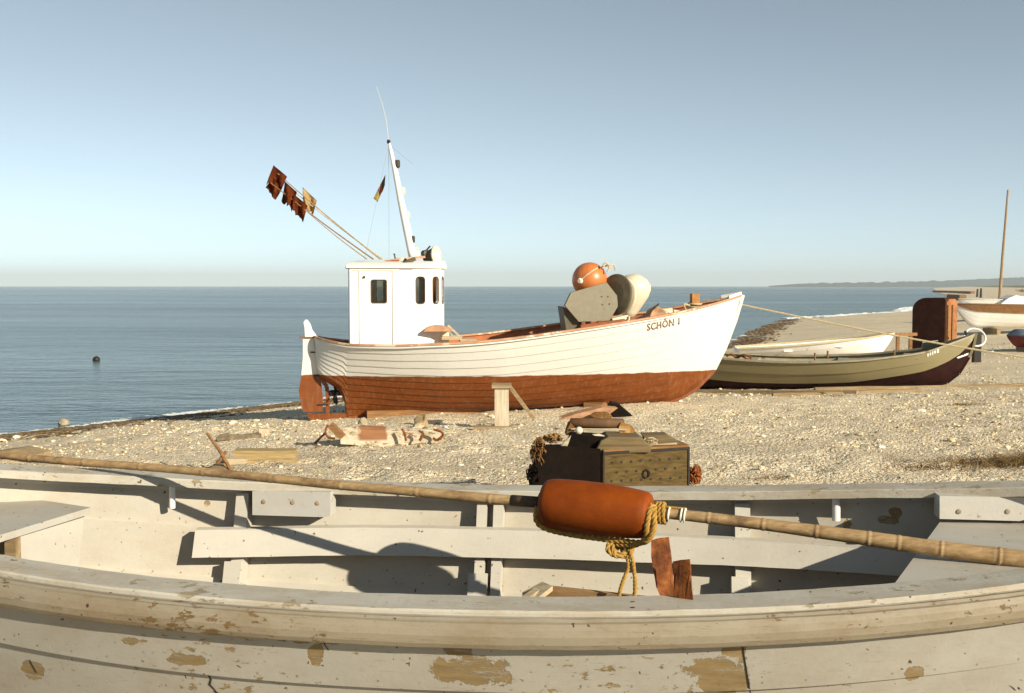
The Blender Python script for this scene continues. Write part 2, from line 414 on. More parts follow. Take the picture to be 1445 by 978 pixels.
# ------------------------------------------------------------------ setting: ground, water, headland
def grid_mesh(name, xs, ys, zf, m):
    X, Y = np.meshgrid(xs, ys); Z = zf(X, Y)
    v = np.stack([X, Y, Z], -1).reshape(-1, 3); nx, ny = len(xs), len(ys)
    i = (np.arange(ny - 1)[:, None] * nx + np.arange(nx - 1)[None]).reshape(-1)
    f = np.stack([i, i + 1, i + nx + 1, i + nx], 1)
    return raw_mesh(name, v, f, m)
def raw_mesh(name, v, f, m, smooth=True):
    me = bpy.data.meshes.new(name); k = f.shape[1]
    me.vertices.add(len(v)); me.vertices.foreach_set('co', v.astype(np.float32).ravel())
    me.loops.add(f.size); me.loops.foreach_set('vertex_index', f.astype(np.int32).ravel())
    me.polygons.add(len(f)); me.polygons.foreach_set('loop_start', np.arange(0, f.size, k, dtype=np.int32))
    me.polygons.foreach_set('use_smooth', np.full(len(f), smooth)); me.update(calc_edges=True); me.validate()
    me.materials.append(m)
    o = bpy.data.objects.new(name, me); C.objects.link(o); return o
FEET = [(random.uniform(-5, 9), random.uniform(7, 17), random.uniform(0, math.pi)) for _ in range(230)]
def bump_at(x, y):
    p = Vector((x, y, 0))
    return .045 * noise.noise(p * .8) + .035 * noise.noise(p * 2.3) + .022 * noise.noise(p * 6.1)
def feet_at(X, Y):
    Z = np.zeros(X.shape)
    for fx, fy, a in FEET:
        u = (X - fx) * math.cos(a) + (Y - fy) * math.sin(a); v = -(X - fx) * math.sin(a) + (Y - fy) * math.cos(a)
        q = (u / .15) ** 2 + (v / .09) ** 2
        Z -= .045 * np.exp(-q) - .018 * np.exp(-((np.sqrt(q) - 1.7) / .5) ** 2)
    return Z
def ground_bumps(X, Y):
    d = dshore(X, Y); rr = np.hypot(X, Y - 12)
    k = np.clip(1 - rr / 45, 0, 1) * np.clip((d + .5) / 2, 0, 1); Z = np.zeros(X.shape); fl = Z.ravel()
    xf, yf, kf = X.ravel(), Y.ravel(), k.ravel()
    for i in np.nonzero(kf > 0)[0]:
        fl[i] = kf[i] * bump_at(xf[i], yf[i])
    return fl.reshape(X.shape) + k * feet_at(X, Y)
def axis(c, step, inner, outer, grow):
    a = list(np.arange(0, inner, step)); s = step
    while a[-1] < outer: s *= grow; a.append(a[-1] + s)
    return a
ax_ = axis(0, .085, 9, 6000, 1.09); xs = np.array([-v for v in ax_[:0:-1]] + ax_) + 1.0
ayf = axis(0, .085, 8, 6000, 1.09); ayb = axis(0, .085, 6, 1500, 1.16); ys = np.array([-v for v in ayb[:0:-1]] + ayf) + 13.0
_gb = {}
def zfull(X, Y): return gz(X, Y) + ground_bumps(X, Y)
M['ground'] = mat_ground(); M['sea'] = mat_sea()
ground = tag(grid_mesh('ground', xs, ys, zfull, M['ground']), 'pale shingle and sand beach sloping to the water', kind='structure')
sx = np.array([-9000, 9000.]); sea = raw_mesh('water', np.array([(-6400, -1400, 0), (6400, -1400, 0), (6400, 6400, 0), (-6400, 6400, 0)], float), np.array([[0, 1, 2, 3]]), M['sea'])
tag(sea, 'calm grey blue sea reaching the horizon', kind='structure')

# headland: low wooded coast across the bay, rising to the right
bm = B(); Yh = 2600.; top = []; xs_h = np.linspace(1085, 1640, 260)
rows = []
for i, x in enumerate(xs_h):
    hpx = np.interp(x, [1085, 1110, 1150, 1250, 1330, 1380, 1445, 1640], [0, 2.0, 4.2, 5.5, 7.5, 9.5, 12.5, 17])
    hpx += (noise.noise(Vector((x * .09, 0, 0))) * 1.6 + noise.noise(Vector((x * .31, 3, 0))) * 1.0) * min(1, hpx / 4)
    p = at_y(x, 403.5, Yh); H = 2.6 + max(.1, hpx) / F * Yh
    r = []
    for k, (dy, fr) in enumerate([(-30, -.05), (-20, .12), (0, .5), (8, .85), (35, 1.0), (110, .9), (260, .0)]):
        q = Vector((p.x * (1 + dy / Yh), Yh + dy, fr * H))
        r.append(bm.verts.new(q))
    rows.append(r)
for a, b in zip(rows[:-1], rows[1:]):
    for k in range(len(a) - 1): bm.faces.new((a[k], a[k + 1], b[k + 1], b[k]))
M['wood_far'] = mat_foliage('haze-blue far woods', (.03, .045, .045), (.06, .075, .065))  # bluish base puts some of the haze into the colour
hl = link('hills', bm, M['wood_far'], smooth=False); tag(hl, 'low wooded coast across the bay', kind='structure')

# ------------------------------------------------------------------ hull builder
class Hull:
    def __init__(s, b, zs, zk, e, s0, s1, ns=72, N=9, th=.012, wall=.022, kw=.03, zv=None):
        s.b, s.zs, s.zk, s.e, s.s0, s.s1, s.N, s.th, s.wall, s.kw = b, zs, zk, e, s0, s1, N, th, wall, kw
        s.zv = zv
        u = np.linspace(0, 1, ns); s.st = s0 + (s1 - s0) * (.5 - .5 * np.cos(np.pi * u)) * .55 + (s1 - s0) * u * .45
        s.cache = {}
    def sec(s, S):
        if S in s.cache: return s.cache[S]
        h = np.linspace(1, 0, 70) ** 1.3; b = max(s.b(S), .004); kw = min(s.kw, b * .9)
        t = kw + (b - kw) * h ** s.e(S); zk, zs = s.zk(S), s.zs(S); zk = min(zk, zs - .003)
        z = zk + (zs - zk) * h
        if s.zv:
            zv = min(s.zv(S), zk); hh = (z - zv) / (zs - zv); t = kw + (b - kw) * hh ** s.e(S)
            if zk - zv > .01: t = np.minimum(t, kw + (t - kw) * np.clip((z - zk) / .10, 0, 1) ** .6)
        L = np.concatenate([[0], np.cumsum(np.hypot(np.diff(t), np.diff(z)))]); L /= L[-1]
        s.cache[S] = (L, t, z); return s.cache[S]
    def pt(s, S, v, side=1, off=0.):
        L, t, z = s.sec(S); a, c = np.interp(v, L, t), np.interp(v, L, z)
        v0, v1 = max(0, v - .02), min(1, v + .02)
        dt, dz = np.interp(v1, L, t) - np.interp(v0, L, t), np.interp(v1, L, z) - np.interp(v0, L, z)
        m = math.hypot(dt, dz) or 1; nt, nz = -dz / m, dt / m
        tt = a + nt * off
        if off < 0: tt = max(tt, .0015)
        return Vector((S, -side * tt, c + nz * off))        # local frame: x forward, y port; side +1 = starboard (-y)
    def lap(s, v): f = (v * s.N) % 1.0; return s.th * (f if f > 1e-6 else 0)
    def v_at(s, S, z):
        L, t, zz = s.sec(S); return float(np.interp(-z, -zz, L))
    def rows(s):
        r = []
        for k in range(s.N):
            r += [(k / s.N, 0., k), ((k + .5) / s.N, s.th * .5, k), ((k + 1) / s.N, s.th, k)]
        return r
    def build(s, bm, matf=None, inner=True, inner_mat=1, cap_mat=0, vmax_inner=1.):
        rw = s.rows()
        for side in (1, -1):
            G = [[bm.verts.new(s.pt(S, v, side, o)) for (v, o, k) in rw] for S in s.st]
            for i in range(len(G) - 1):
                for j in range(len(rw) - 1):
                    f = bm.faces.new((G[i][j], G[i + 1][j], G[i + 1][j + 1], G[i][j + 1]))
                    f.material_index = matf(rw[j][2]) if matf else 0; f.smooth = True
                    if j % 3 != 0 and j % 3 != 1: f.smooth = False
            for i in range(len(G) - 1):
                for j in range(len(rw)):
                    if j % 3 != 1:
                        e_ = bm.edges.get((G[i][j], G[i + 1][j]))
                        if e_: e_.smooth = False
            if inner:
                I = [[bm.verts.new(s.pt(S, v, side, o - s.wall)) for (v, o, k) in rw] for S in s.st]
                for i in range(len(G) - 1):
                    for j in range(len(rw) - 1):
                        f = bm.faces.new((I[i][j], I[i][j + 1], I[i + 1][j + 1], I[i + 1][j])); f.material_index = inner_mat; f.smooth = True
                        if j % 3 != 1: bm.edges.get((I[i][j], I[i + 1][j])).smooth = False
                    f = bm.faces.new((G[i][0], I[i][0], I[i + 1][0], G[i + 1][0])); f.material_index = cap_mat
    def rail(s, bm, side, w_in, w_out, h, drop=0., v=0., s0=None, s1=None, mi=0, off=0., round_=False, cut=None):
        """square rail following the sheer"""
        St = [S for S in s.st if (s0 is None or S >= s0) and (s1 is None or S <= s1)]; R_ = []
        for S in St:
            p = s.pt(S, v, side, off); y = -side
            R_.append([bm.verts.new(p + Vector(q)) for q in ((0, y * w_out, -drop), (0, -y * min(w_in, abs(p.y)), -drop), (0, -y * min(w_in, abs(p.y)), h - drop), (0, y * w_out, h - drop))])
        for A, Q in zip(R_[:-1], R_[1:]):
            for k in range(4):
                f = bm.faces.new((A[k], A[(k + 1) % 4], Q[(k + 1) % 4], Q[k])); f.material_index = mi
        bm.faces.new(R_[0]); bm.faces.new(R_[-1])

class Frame:
    """boat-local frame: survey pixels on vertical planes parallel to the keel"""
    def __init__(s, O, yaw):
        s.O = Vector(O); s.yaw = yaw; s.f = Vector((math.cos(yaw), math.sin(yaw), 0)); s.p = Vector((-math.sin(yaw), math.cos(yaw), 0))
    def px(s, x, y, t=0.):
        """t = starboard offset (towards the camera). returns (s, z) local"""
        P = at_plane(x, y, s.O - s.p * t, s.p); d = P - s.O; return d.dot(s.f), d.z
    def loc(s, x, y, t=0.):
        a, z = s.px(x, y, t); return Vector((a, -t, z))
    def world(s, v): return s.O + s.f * v[0] + s.p * v[1] + Vector((0, 0, v[2]))
def interp_f(pts):
    pts = sorted(pts); a = np.array(pts); return lambda S: float(np.interp(S, a[:, 0], a[:, 1]))
def spline_f(pts, n=400):
    """smooth monotone-ish interpolation through the surveyed points"""
    pts = sorted(pts); x = np.array([p[0] for p in pts]); y = np.array([p[1] for p in pts])
    h = np.diff(x); dl = np.diff(y) / h; m = np.zeros(len(x)); m[0], m[-1] = dl[0], dl[-1]
    for i in range(1, len(x) - 1):
        m[i] = 0 if dl[i - 1] * dl[i] <= 0 else 2 / (1 / dl[i - 1] + 1 / dl[i])
    def f(S):
        S = min(max(S, x[0]), x[-1]); i = min(int(np.searchsorted(x, S, 'right')) - 1, len(h) - 1); i = max(i, 0)
        t = (S - x[i]) / h[i]
        return float((2 * t ** 3 - 3 * t * t + 1) * y[i] + (t ** 3 - 2 * t * t + t) * h[i] * m[i] + (-2 * t ** 3 + 3 * t * t) * y[i + 1] + (t ** 3 - t * t) * h[i] * m[i + 1])
    return f
def mk_sheer(fr, pxs, b):
    out = []
    for x, y in pxs:
        t = 0.
        for _ in range(8):
            S, z = fr.px(x, y, t); t = b(S)
        out.append((S, z))
    return out

# ------------------------------------------------------------------ the white fishing boat
O = at_y(487, 586, 17.25); MB = Frame(O, R(9.0))
boat = thing('fishing_boat', 'white clinker fishing boat with rust red bottom and small wheelhouse', 'boat', O, MB.yaw)
s_st = MB.px(443, 480)[0]; s_bw = MB.px(1046, 418)[0]
def b_main(S):
    u = (S - s_st) / (s_bw - s_st); u = min(max(u, 0), 1)
    if u < .45: return 1.08 * max(0, 1 - ((.45 - u) / .45) ** 2.7) ** .60
    return 1.08 * max(0, 1 - ((u - .45) / .55) ** 2.1) ** .88
shp = mk_sheer(MB, [(443, 476), (462, 482), (500, 488), (555, 489), (600, 487.5), (650, 485.5), (700, 481.5), (750, 475.5), (800, 468.5), (850, 461), (900, 453), (950, 444), (1000, 432)], b_main) + [MB.px(1046, 418)]
zs_main = spline_f(shp)
kp = [MB.px(*q) for q in [(443, 482), (446, 505), (449, 525), (454, 534), (464, 540), (474, 546), (481, 554), (486, 566), (488, 585), (560, 585), (700, 578), (800, 573), (885, 569.5), (940, 566), (962, 558), (980, 547), (1004, 522), (1021, 488), (1035, 450), (1045, 421)]]
zk_main = interp_f(kp)
S488, S700 = MB.px(488, 585)[0], MB.px(700, 578)[0]; S940 = MB.px(940, 566)[0]
e_main = interp_f([(s_st, .70), (S488, 1.05), (S488 + .6, .86), (S488 + 1.4, .62), (S700, .50), (S940 - .6, .56), (S940, .62), (s_bw, .85)])
zv_main = lambda S: zk_main(S) if S > S488 else zk_main(S488 + .002) + .10 * (S488 - S)
HM = Hull(b_main, zs_main, zk_main, e_main, s_st + .004, s_bw - .004, ns=110, N=11, th=.012, wall=.03, kw=.035, zv=zv_main)
HM.st = np.unique(np.concatenate([HM.st, np.linspace(MB.px(443, 482)[0] + .004, MB.px(492, 585)[0], 22), np.linspace(S940, s_bw - .004, 24)]))
ZL = .5 * (MB.px(700, 530, 1.0)[1] + MB.px(1003, 524)[1])
M['mainhull'] = hull_paint('white and rust red boat paint', (.66, .645, .60), (.17, .042, .004), ZL, dirt=.8)
bm = B(); HM.build(bm, inner_mat=1, cap_mat=0); hull = link('hull', bm, [M['mainhull'], M['seawall']], boat)
# stem, keel, sternpost, rail
bm = B()
st = [MB.loc(*q) for q in [(1047, 416), (1037, 450), (1022, 490), (1005, 524), (981, 548.5), (962, 559.5), (940, 568), (885, 571.5), (700, 580.5), (560, 588), (487, 590)]]
for a, b_ in zip(st[:-1], st[1:]): beam(bm, a, b_, .075, .07, up=Vector((0, 1, 0)))
link('stem_and_keel', bm, M['mainhull'], boat)
bm = B()
pp = [MB.loc(*q) for q in [(443, 474), (446, 505), (449.5, 526), (455, 537), (461, 545), (462.5, 560), (462.5, 586)]]
for a, b_ in zip(pp[:-1], pp[1:]): beam(bm, a, b_, .06, .055 if a.z > .5 else .03, up=Vector((0, 1, 0)))
beam(bm, MB.loc(437, 588), MB.loc(492, 586.5), .07, .085); beam(bm, MB.loc(437, 582.5), MB.loc(437, 588), .06, .06, up=Vector((0, 1, 0)))
link('sternpost', bm, M['mainhull'], boat)
bm = B()
for sd_ in (1, -1): HM.rail(bm, sd_, .07, .035, .028, mi=0)
link('gunwale_rail', bm, M['deckpink'], boat)
bm = B()
for sd_ in (1, -1): HM.rail(bm, sd_, -.008, .024, .022, drop=.030)
link('rubbing_strake', bm, M['mainhull'], boat)
bm = B()
for sd_ in (1, -1):
    tip = [S for S in HM.st if S > s_bw - .5]
    HM.rail(bm, sd_, .03, .015, .045, drop=-.029, s0=s_bw - .30)
link('bow_chock', bm, M['white'], boat)
# deck
bm = B(); L_, R_ = [], []
dk = lambda S: zs_main(S) - (.17 if S < 1.3 else .17 - .10 * min(1, (S - 1.3) / 2.5))
for S in HM.st:
    if S < s_st + .12 or S > s_bw - .12: continue
    v = HM.v_at(S, dk(S)); p = HM.pt(S, v, 1, -.02); q = HM.pt(S, v, -1, -.02)
    L_.append(bm.verts.new(p)); R_.append(bm.verts.new(q))
for i in range(len(L_) - 1): bm.faces.new((L_[i], L_[i + 1], R_[i + 1], R_[i]))
link('deck', bm, M['deckpink'], boat)
# rudder
rp = [MB.loc(*q) for q in [(427.5, 477), (444, 477), (447, 515), (450.5, 533), (453.5, 541), (455.5, 560), (455.5, 581), (428, 581.5), (425, 571), (421.5, 551), (425, 532), (427.5, 505)]]
bm = B(); prism(bm, rp, (0, 1, 0), .045); bevel(bm, .008, 1); rud = link('rudder', bm, M['mainhull'], boat)
bm = B(); beam(bm, MB.loc(422, 476), MB.loc(449, 476.5), .09, .022); link('rudder_cap', bm, M['redoxide'], rud)
bm = B(); prism(bm, [MB.loc(*q) for q in [(430.5, 475), (430, 462), (428.5, 455), (431, 451), (434, 451.5), (438, 457), (441, 466), (445, 471), (447, 475)]], (0, 1, 0), .06); bevel(bm, .012, 1)
link('tiller_head', bm, M['white'], rud)
for yy in (497, 530, 571):
    bm = B(); x0 = 445 if yy < 510 else (450 if yy < 540 else 455); beam(bm, MB.loc(x0 - 7, yy), MB.loc(x0 + (5 if yy < 540 else 8), yy), .075, .02); link('pintle', bm, M['black'], rud)
# propeller
bm = B(); pc = MB.loc(473, 554.5); lathe(bm, [(-.1, .012), (-.08, .045), (-.03, .05), (.09, .045), (.2, .03)], pc, (1, 0, .02), 14)
for k in range(3):
    a = R(100 + 120 * k); rr = Matrix.Rotation(a, 3, 'X'); pts = []
    for (u, v_) in [(0, .03), (-.035, .10), (-.05, .18), (-.02, .23), (.03, .235), (.055, .17), (.04, .09), (.02, .03)]:
        pts.append(pc + rr @ (Vector((u * .7 - .0, u * .9, v_))))
    prism(bm, pts, rr @ Vector((.8, -.6, 0)), .014)
link('propeller', bm, M['black'], boat, smooth=False)

# ---- wheelhouse
def wall(bm, o, u, v, W_, H_, hole=None, th=.03, mi=0):
    """wall panel from o along u (W_) and v (H_); hole = (u0,u1,v0,v1,r) rounded opening"""
    u, v, o = Vector(u).normalized(), Vector(v).normalized(), Vector(o); n = u.cross(v)
    P = lambda a, c, d=0: o + u * a + v * c - n * d
    if hole is None:
        prism(bm, [P(0, 0, th / 2), P(W_, 0, th / 2), P(W_, H_, th / 2), P(0, H_, th / 2)], n, th, mi); return
    u0, u1, v0, v1, r = hole; cu, cv = (u0 + u1) / 2, (v0 + v1) / 2
    inner = rounded(u0, u1, v0, v1, r); outer = []
    for a, c in inner:
        du, dv = a - cu, c - cv
        # map onto the outer rectangle
        k = min(((W_ - cu) / du if du > 1e-6 else 1e9), (cu / -du if du < -1e-6 else 1e9), ((H_ - cv) / dv if dv > 1e-6 else 1e9), (cv / -dv if dv < -1e-6 else 1e9))
        outer.append([cu + du * k, cv + dv * k])
    for cx, cy in ((0, 0), (W_, 0), (W_, H_), (0, H_)):      # snap nearest to the corners
        j = min(range(len(outer)), key=lambda i: (outer[i][0] - cx) ** 2 + (outer[i][1] - cy) ** 2); outer[j] = [cx, cy]
    vi = [[bm.verts.new(P(a, c, d)) for a, c in inner] for d in (0, th)]; vo = [[bm.verts.new(P(a, c, d)) for a, c in outer] for d in (0, th)]
    n_ = len(inner)
    for i in range(n_):
        j = (i + 1) % n_
        for q in ((vi[0][i], vi[0][j], vo[0][j], vo[0][i]), (vi[1][j], vi[1][i], vo[1][i], vo[1][j]), (vi[0][j], vi[0][i], vi[1][i], vi[1][j]), (vo[0][i], vo[0][j], vo[1][j], vo[1][i])):
            f = bm.faces.new(q); f.material_index = mi
def rounded(u0, u1, v0, v1, r, k=5):
    out = []
    for cx, cy, a0 in ((u1 - r, v1 - r, 0), (u0 + r, v1 - r, 90), (u0 + r, v0 + r, 180), (u1 - r, v0 + r, 270)):
        for i in range(k + 1):
            a = R(a0 + 90 * i / k); out.append((cx + r * math.cos(a), cy + r * math.sin(a)))
    return out
tw = .52
hx0 = MB.px(493, 430, tw)[0]; hxd = MB.px(508, 430, tw)[0]; hx1 = MB.px(555, 430, tw)[0]; hx2 = MB.px(584, 430, tw)[0]
zb = MB.px(520, 487, tw)[1] - .16; zt = MB.px(520, 377, tw)[1]; HH = zt - zb
zpx = lambda y: MB.px(540, y, tw)[1] - zb
house = bpy.data.objects.new('wheelhouse', None); C.objects.link(house); house.parent = boat
foot = [(hx2, -tw)]; fang = [24, 49, 76]; fl = [.275, .27, .30]
for a, l in zip(fang, fl): x_, y_ = foot[-1]; foot.append((x_ + l * math.cos(R(a)), y_ + l * math.sin(R(a))))
k_ = tw / (foot[-1][1] + tw); foot = [(x_, -tw + (y_ + tw) * k_) for x_, y_ in foot]
ring = [(hx0, -tw)] + foot + [(x_, -y_) for x_, y_ in reversed(foot[:-1])] + [(hx0, tw)]
def pane_frame(o, u, v, n, rect, parent=None):
    u0, u1, v0, v1, r = rect; inn = rounded(u0, u1, v0, v1, r); out = rounded(u0 - .013, u1 + .013, v0 - .013, v1 + .013, r + .013)
    bm = B(); P = lambda a, c, d: o + u * a + v * c + n * d
    A = [bm.verts.new(P(a, c, .008)) for a, c in inn]; Q = [bm.verts.new(P(a, c, .008)) for a, c in out]
    A2 = [bm.verts.new(P(a, c, -.03)) for a, c in inn]; Q2 = [bm.verts.new(P(a, c, .0)) for a, c in out]; m = len(A)
    for i in range(m):
        j = (i + 1) % m
        bm.faces.new((A[i], A[j], Q[j], Q[i])); bm.faces.new((A[j], A[i], A2[i], A2[j])); bm.faces.new((Q[i], Q[j], Q2[j], Q2[i]))
    w = link('window', bm, M['seal'], house)
    bm = B(); bm.faces.new([bm.verts.new(P(a, c, -.018)) for a, c in inn]); link('pane', bm, M['glass'], w)
    return w
M['seal'] = plain('brown window rubber', (.10, .055, .025), .6, .3, 20, .2)
bmw = B(); Z = Vector((0, 0, 1)); wins = []
segs = list(zip(ring, ring[1:] + ring[:1]))
for i, (a, b_) in enumerate(segs):
    o = Vector((a[0], a[1], zb)); u = Vector((b_[0] - a[0], b_[1] - a[1], 0)); Wd = u.length; u.normalize(); n = u.cross(Z); hole = None
    if i in (0, 7):      # side walls with the square sliding window
        if i == 0: ua, ub = MB.px(524.5, 410, tw)[0] - hx0, MB.px(545, 410, tw)[0] - hx0
        else: ub, ua = Wd - (MB.px(524.5, 410, tw)[0] - hx0), Wd - (MB.px(545, 410, tw)[0] - hx0)
        hole = (ua, ub, zpx(427), zpx(395.5), .02)
    elif 1 <= i <= 6:
        ww = (.135, .12, .125)[min(i - 1, 6 - i)]; c_ = Wd * (.40, .5, .5)[min(i - 1, 6 - i)] if i <= 3 else Wd * (1 - (.40, .5, .5)[min(i - 1, 6 - i)])
        hole = (c_ - ww / 2, c_ + ww / 2, zpx(428.5), zpx(391), .045)
    # side walls in three boards with battens
    wall(bmw, o, u, Z, Wd, HH, hole, .028)
    if hole: wins.append((o, u, Z, n, hole))
walls = link('house_wall', bmw, M['white'], house)
for w in wins: pane_frame(*w)
bm = B()
bm.free()
for y_ in (-tw - .006, tw + .006):
    for c_, s_ in (((hxd, y_, zb + HH / 2), (.022, .016, HH)), ((hx1, y_, zb + HH / 2), (.022, .016, HH)), ((hx0 + .02, y_, zb + HH / 2), (.03, .018, HH)), (((hx0 + hx2) / 2 - .1, y_ * 1.005, zt - .035), (hx2 - hx0 - .25, .02, .03))):
        bm = B(); box(bm, c_, s_); link('batten', bm, M['whitewood'], house)
# open sliding shutter seen half across the side window
bm = B(); o, u, _, n, hl_ = wins[0]; q = o + u * (hl_[0] + .035) + Z * ((hl_[2] + hl_[3]) / 2) - n * .04
box(bm, q, (.085, .012, hl_[3] - hl_[2] + .02)); link('sliding_shutter', bm, M['whitewood'], house)
bm = B(); box(bm, MB.loc(514, 391, tw + .012), (.03, .03, .03)); link('deck_eye', bm, M['black'], house)
# roof: cambered slab following the plan
bm = B(); grow = .05; cx_ = (hx0 + foot[-1][0]) / 2
rg = [(hx0 - .04, -tw - grow)] + [(x_ + grow * .8 * max(0, (i) / 3), y_ - grow * (1 - i / 3)) for i, (x_, y_) in enumerate(foot)]
rg = rg + [(x_, -y_) for x_, y_ in reversed(rg)]
cam_h = lambda x_, y_: .075 * (1 - (y_ / (tw + grow)) ** 2) * 1.0
mid = 5; lo, up = [], []
for x_, y_ in rg: lo.append(bm.verts.new((x_, y_, zt - .012))); up.append(bm.verts.new((x_, y_, zt + .03)))
nR = len(rg)
for i in range(nR): bm.faces.new((lo[i], lo[(i + 1) % nR], up[(i + 1) % nR], up[i]))
bm.faces.new(list(reversed(lo)))
for sc_ in (.75, .45, .15):
    nx = [bm.verts.new((cx_ + (x_ - cx_) * (sc_ * .15 + .85 if abs(x_ - cx_) > .3 else sc_), y_ * sc_, zt + .03 + cam_h(x_, y_ * sc_))) for x_, y_ in rg]
    for i in range(nR): bm.faces.new((up[i], up[(i + 1) % nR], nx[(i + 1) % nR], nx[i]))
    up = nx
bm.faces.new(up); link('roof', bm, M['white'], house)

# ---- mast and its fittings
mt = 0.; bm = B()
path = [MB.loc(x, y) for x, y in ((583, 366), (580, 352), (573, 318), (566, 285), (558, 243), (552, 215), (549, 201))]
tube(bm, path, [.062, .062, .06, .052, .042, .03, .018], 12); mast = link('mast', bm, M['white'], boat, smooth=True)
def lamp_on(x, y, m, w=.045, h=.12):
    bm = B(); c = MB.loc(x, y); lathe(bm, [(-h / 2, w * .7), (-h * .3, w), (h * .35, w), (h * .5, w * .8)], c, (0, 0, 1), 12)
    beam(bm, c, c - Vector((.08, 0, .02)), .02, .015); link('mast_lamp', bm, m, mast)
lamp_on(560.5, 231.5, M['darkmetal']); lamp_on(568, 270, M['cream'], .042, .11); lamp_on(574.5, 304, M['cream'], .038, .11); lamp_on(581.5, 338, M['darkmetal'], .045, .11)
bm = B(); tube(bm, [MB.loc(*q) for q in ((548.5, 202), (545, 170), (539, 145), (531, 122))], [.005, .004, .003, .0025], 5); link('whip_antenna', bm, M['cream'], mast)
bm = B(); lathe(bm, [(-.03, .02), (0, .03), (.03, .02)], MB.loc(548.5, 200), (0, 0, 1), 8); link('mast_cap', bm, M['black'], mast)
M['wire'] = plain('rigging wire', (.25, .25, .24), .6, .1, 5, 0)
bm = B()
for a, b_ in (((548, 205, 0), (514, 368, .3)), ((548.5, 203, 0), (549, 368, -.2)), ((549, 204, 0), (583, 232, .0))): tube(bm, [MB.loc(a[0], a[1], a[2]), MB.loc(b_[0], b_[1], b_[2])], .0035, 4)
link('stay_wire', bm, M['wire'], mast)
# small flag on a halyard, black red gold, furled and worn
def cloth(name, poly, mats, parent, bands=None, n_=(0, 1, 0), amp=.03, frame_=None, world=False):
    bm = B(); a, b_, c, d = [Vector(p) for p in poly]; NU, NV = 9, 9; G = []
    for i in range(NU + 1):
        r = []
        for j in range(NV + 1):
            u, v = i / NU, j / NV; p = (a.lerp(b_, u)).lerp(d.lerp(c, u), v)
            tear = 0 if j < NV else noise.noise(Vector((i * 1.7, poly[0][0] * 9, 3))) * .3
            p = p + (d - a) * (v * tear) + Vector(n_) * (amp * math.sin(u * 7 + v * 3 + poly[0][0] * 20) * (.3 + v))
            r.append(bm.verts.new(p))
        G.append(r)
    for i in range(NU):
        for j in range(NV):
            f = bm.faces.new((G[i][j], G[i + 1][j], G[i + 1][j + 1], G[i][j + 1])); f.smooth = True
            if bands: f.material_index = min(len(mats) - 1, int(i / NU * len(mats)))
    bmesh.ops.solidify(bm, geom=list(bm.faces), thickness=.003)
    return link(name, bm, mats, parent, recalc=False)
M['fgold'] = plain('gold cloth', (.50, .36, .05), .9, .3, 12, .2, spec=.05); M['fblack'] = plain('black cloth', (.03, .025, .015), .9, .3, 12, .2, spec=.05)
fl_ = cloth('flag', [MB.loc(544, 246), MB.loc(527, 280), MB.loc(533, 285), MB.loc(543, 262)], [M['fblack'], M['flagred'], M['fgold']], boat, bands=True, amp=.02)
fl_['label'] = 'worn black red and gold flag'

# ---- roof clutter
def spot():
    s = bpy.data.objects.new('searchlight', None); C.objects.link(s); s.parent = boat
    c = MB.loc(611, 361); d = Vector((.80, -.55, .12)).normalized()
    bm = B(); lathe(bm, [(-.15, .03), (-.14, .06), (-.05, .10), (.03, .125), (.06, .13)], c, d, 24); link('lamp_housing', bm, M['darkmetal'], s, smooth=True)
    bm = B(); lathe(bm, [(.055, .118), (.075, .08), (.085, 0)], c, d, 24); link('lens', bm, M['lens'], s, smooth=True)
    bm = B(); lathe(bm, [(.045, .132), (.045, .142), (.075, .142), (.075, .118)], c, d, 24); link('lamp_rim', bm, M['cream'], s, smooth=True)
    bm = B(); tube(bm, smoothpath([c + Vector((-.02, .02, -.14)), c + Vector((-.12, .06, -.08)), c + Vector((-.14, .06, .02)), c + Vector((-.04, .03, .15))]), .012, 8); tube(bm, [c + Vector((-.02, .02, -.14)), c + Vector((-.02, .02, -.2))], .02, 8)
    link('lamp_bracket', bm, M['black'], s)
    bm = B(); lathe(bm, [(-.06, .03), (-.05, .06), (.02, .06), (.03, .03)], MB.loc(601, 358), (.6, -.8, .1), 14); link('horn', bm, M['darkmetal'], s)
spot()
bm = B(); lathe(bm, [(0, .055), (.05, .055), (.09, .035), (.105, 0)], MB.loc(587.5, 363), (0, 0, 1), 14); link('vent_cap', bm, M['white'], boat, smooth=True)
bm = B(); tube(bm, smoothpath([MB.loc(585, 358), MB.loc(587, 350), MB.loc(590, 352), MB.loc(591, 362)]), .012, 6); link('roof_handle', bm, M['cream'], boat)
bm = B(); beam(bm, MB.loc(570, 371, .35), MB.loc(586, 365, .3), .05, .05); beam(bm, MB.loc(570, 372, .35), MB.loc(573, 366, .3), .04, .05); jitter(bm, .01, 9); link('roof_cleat', bm, M['darkmetal'], boat)
bm = B(); beam(bm, MB.loc(543, 368, .1), MB.loc(566, 366, .1), .06, .03); beam(bm, MB.loc(560, 366, .1), MB.loc(600, 362.5, .1), .05, .035); link('roof_rail', bm, M['deckpink'], boat)
bm = B(); beam(bm, MB.loc(545, 368.5, .2), MB.loc(563, 367.5, .2), .08, .02); link('red_strip', bm, M['redoxide'], boat)
bm = B(); tube(bm, [MB.loc(558, 366, .1), MB.loc(556.5, 359, .1)], .012, 6); lathe(bm, [(-.015, .008), (0, .018), (.015, .008)], MB.loc(556.5, 359, .1), (0, 0, 1), 8); link('roof_pin', bm, M['olive'], boat)

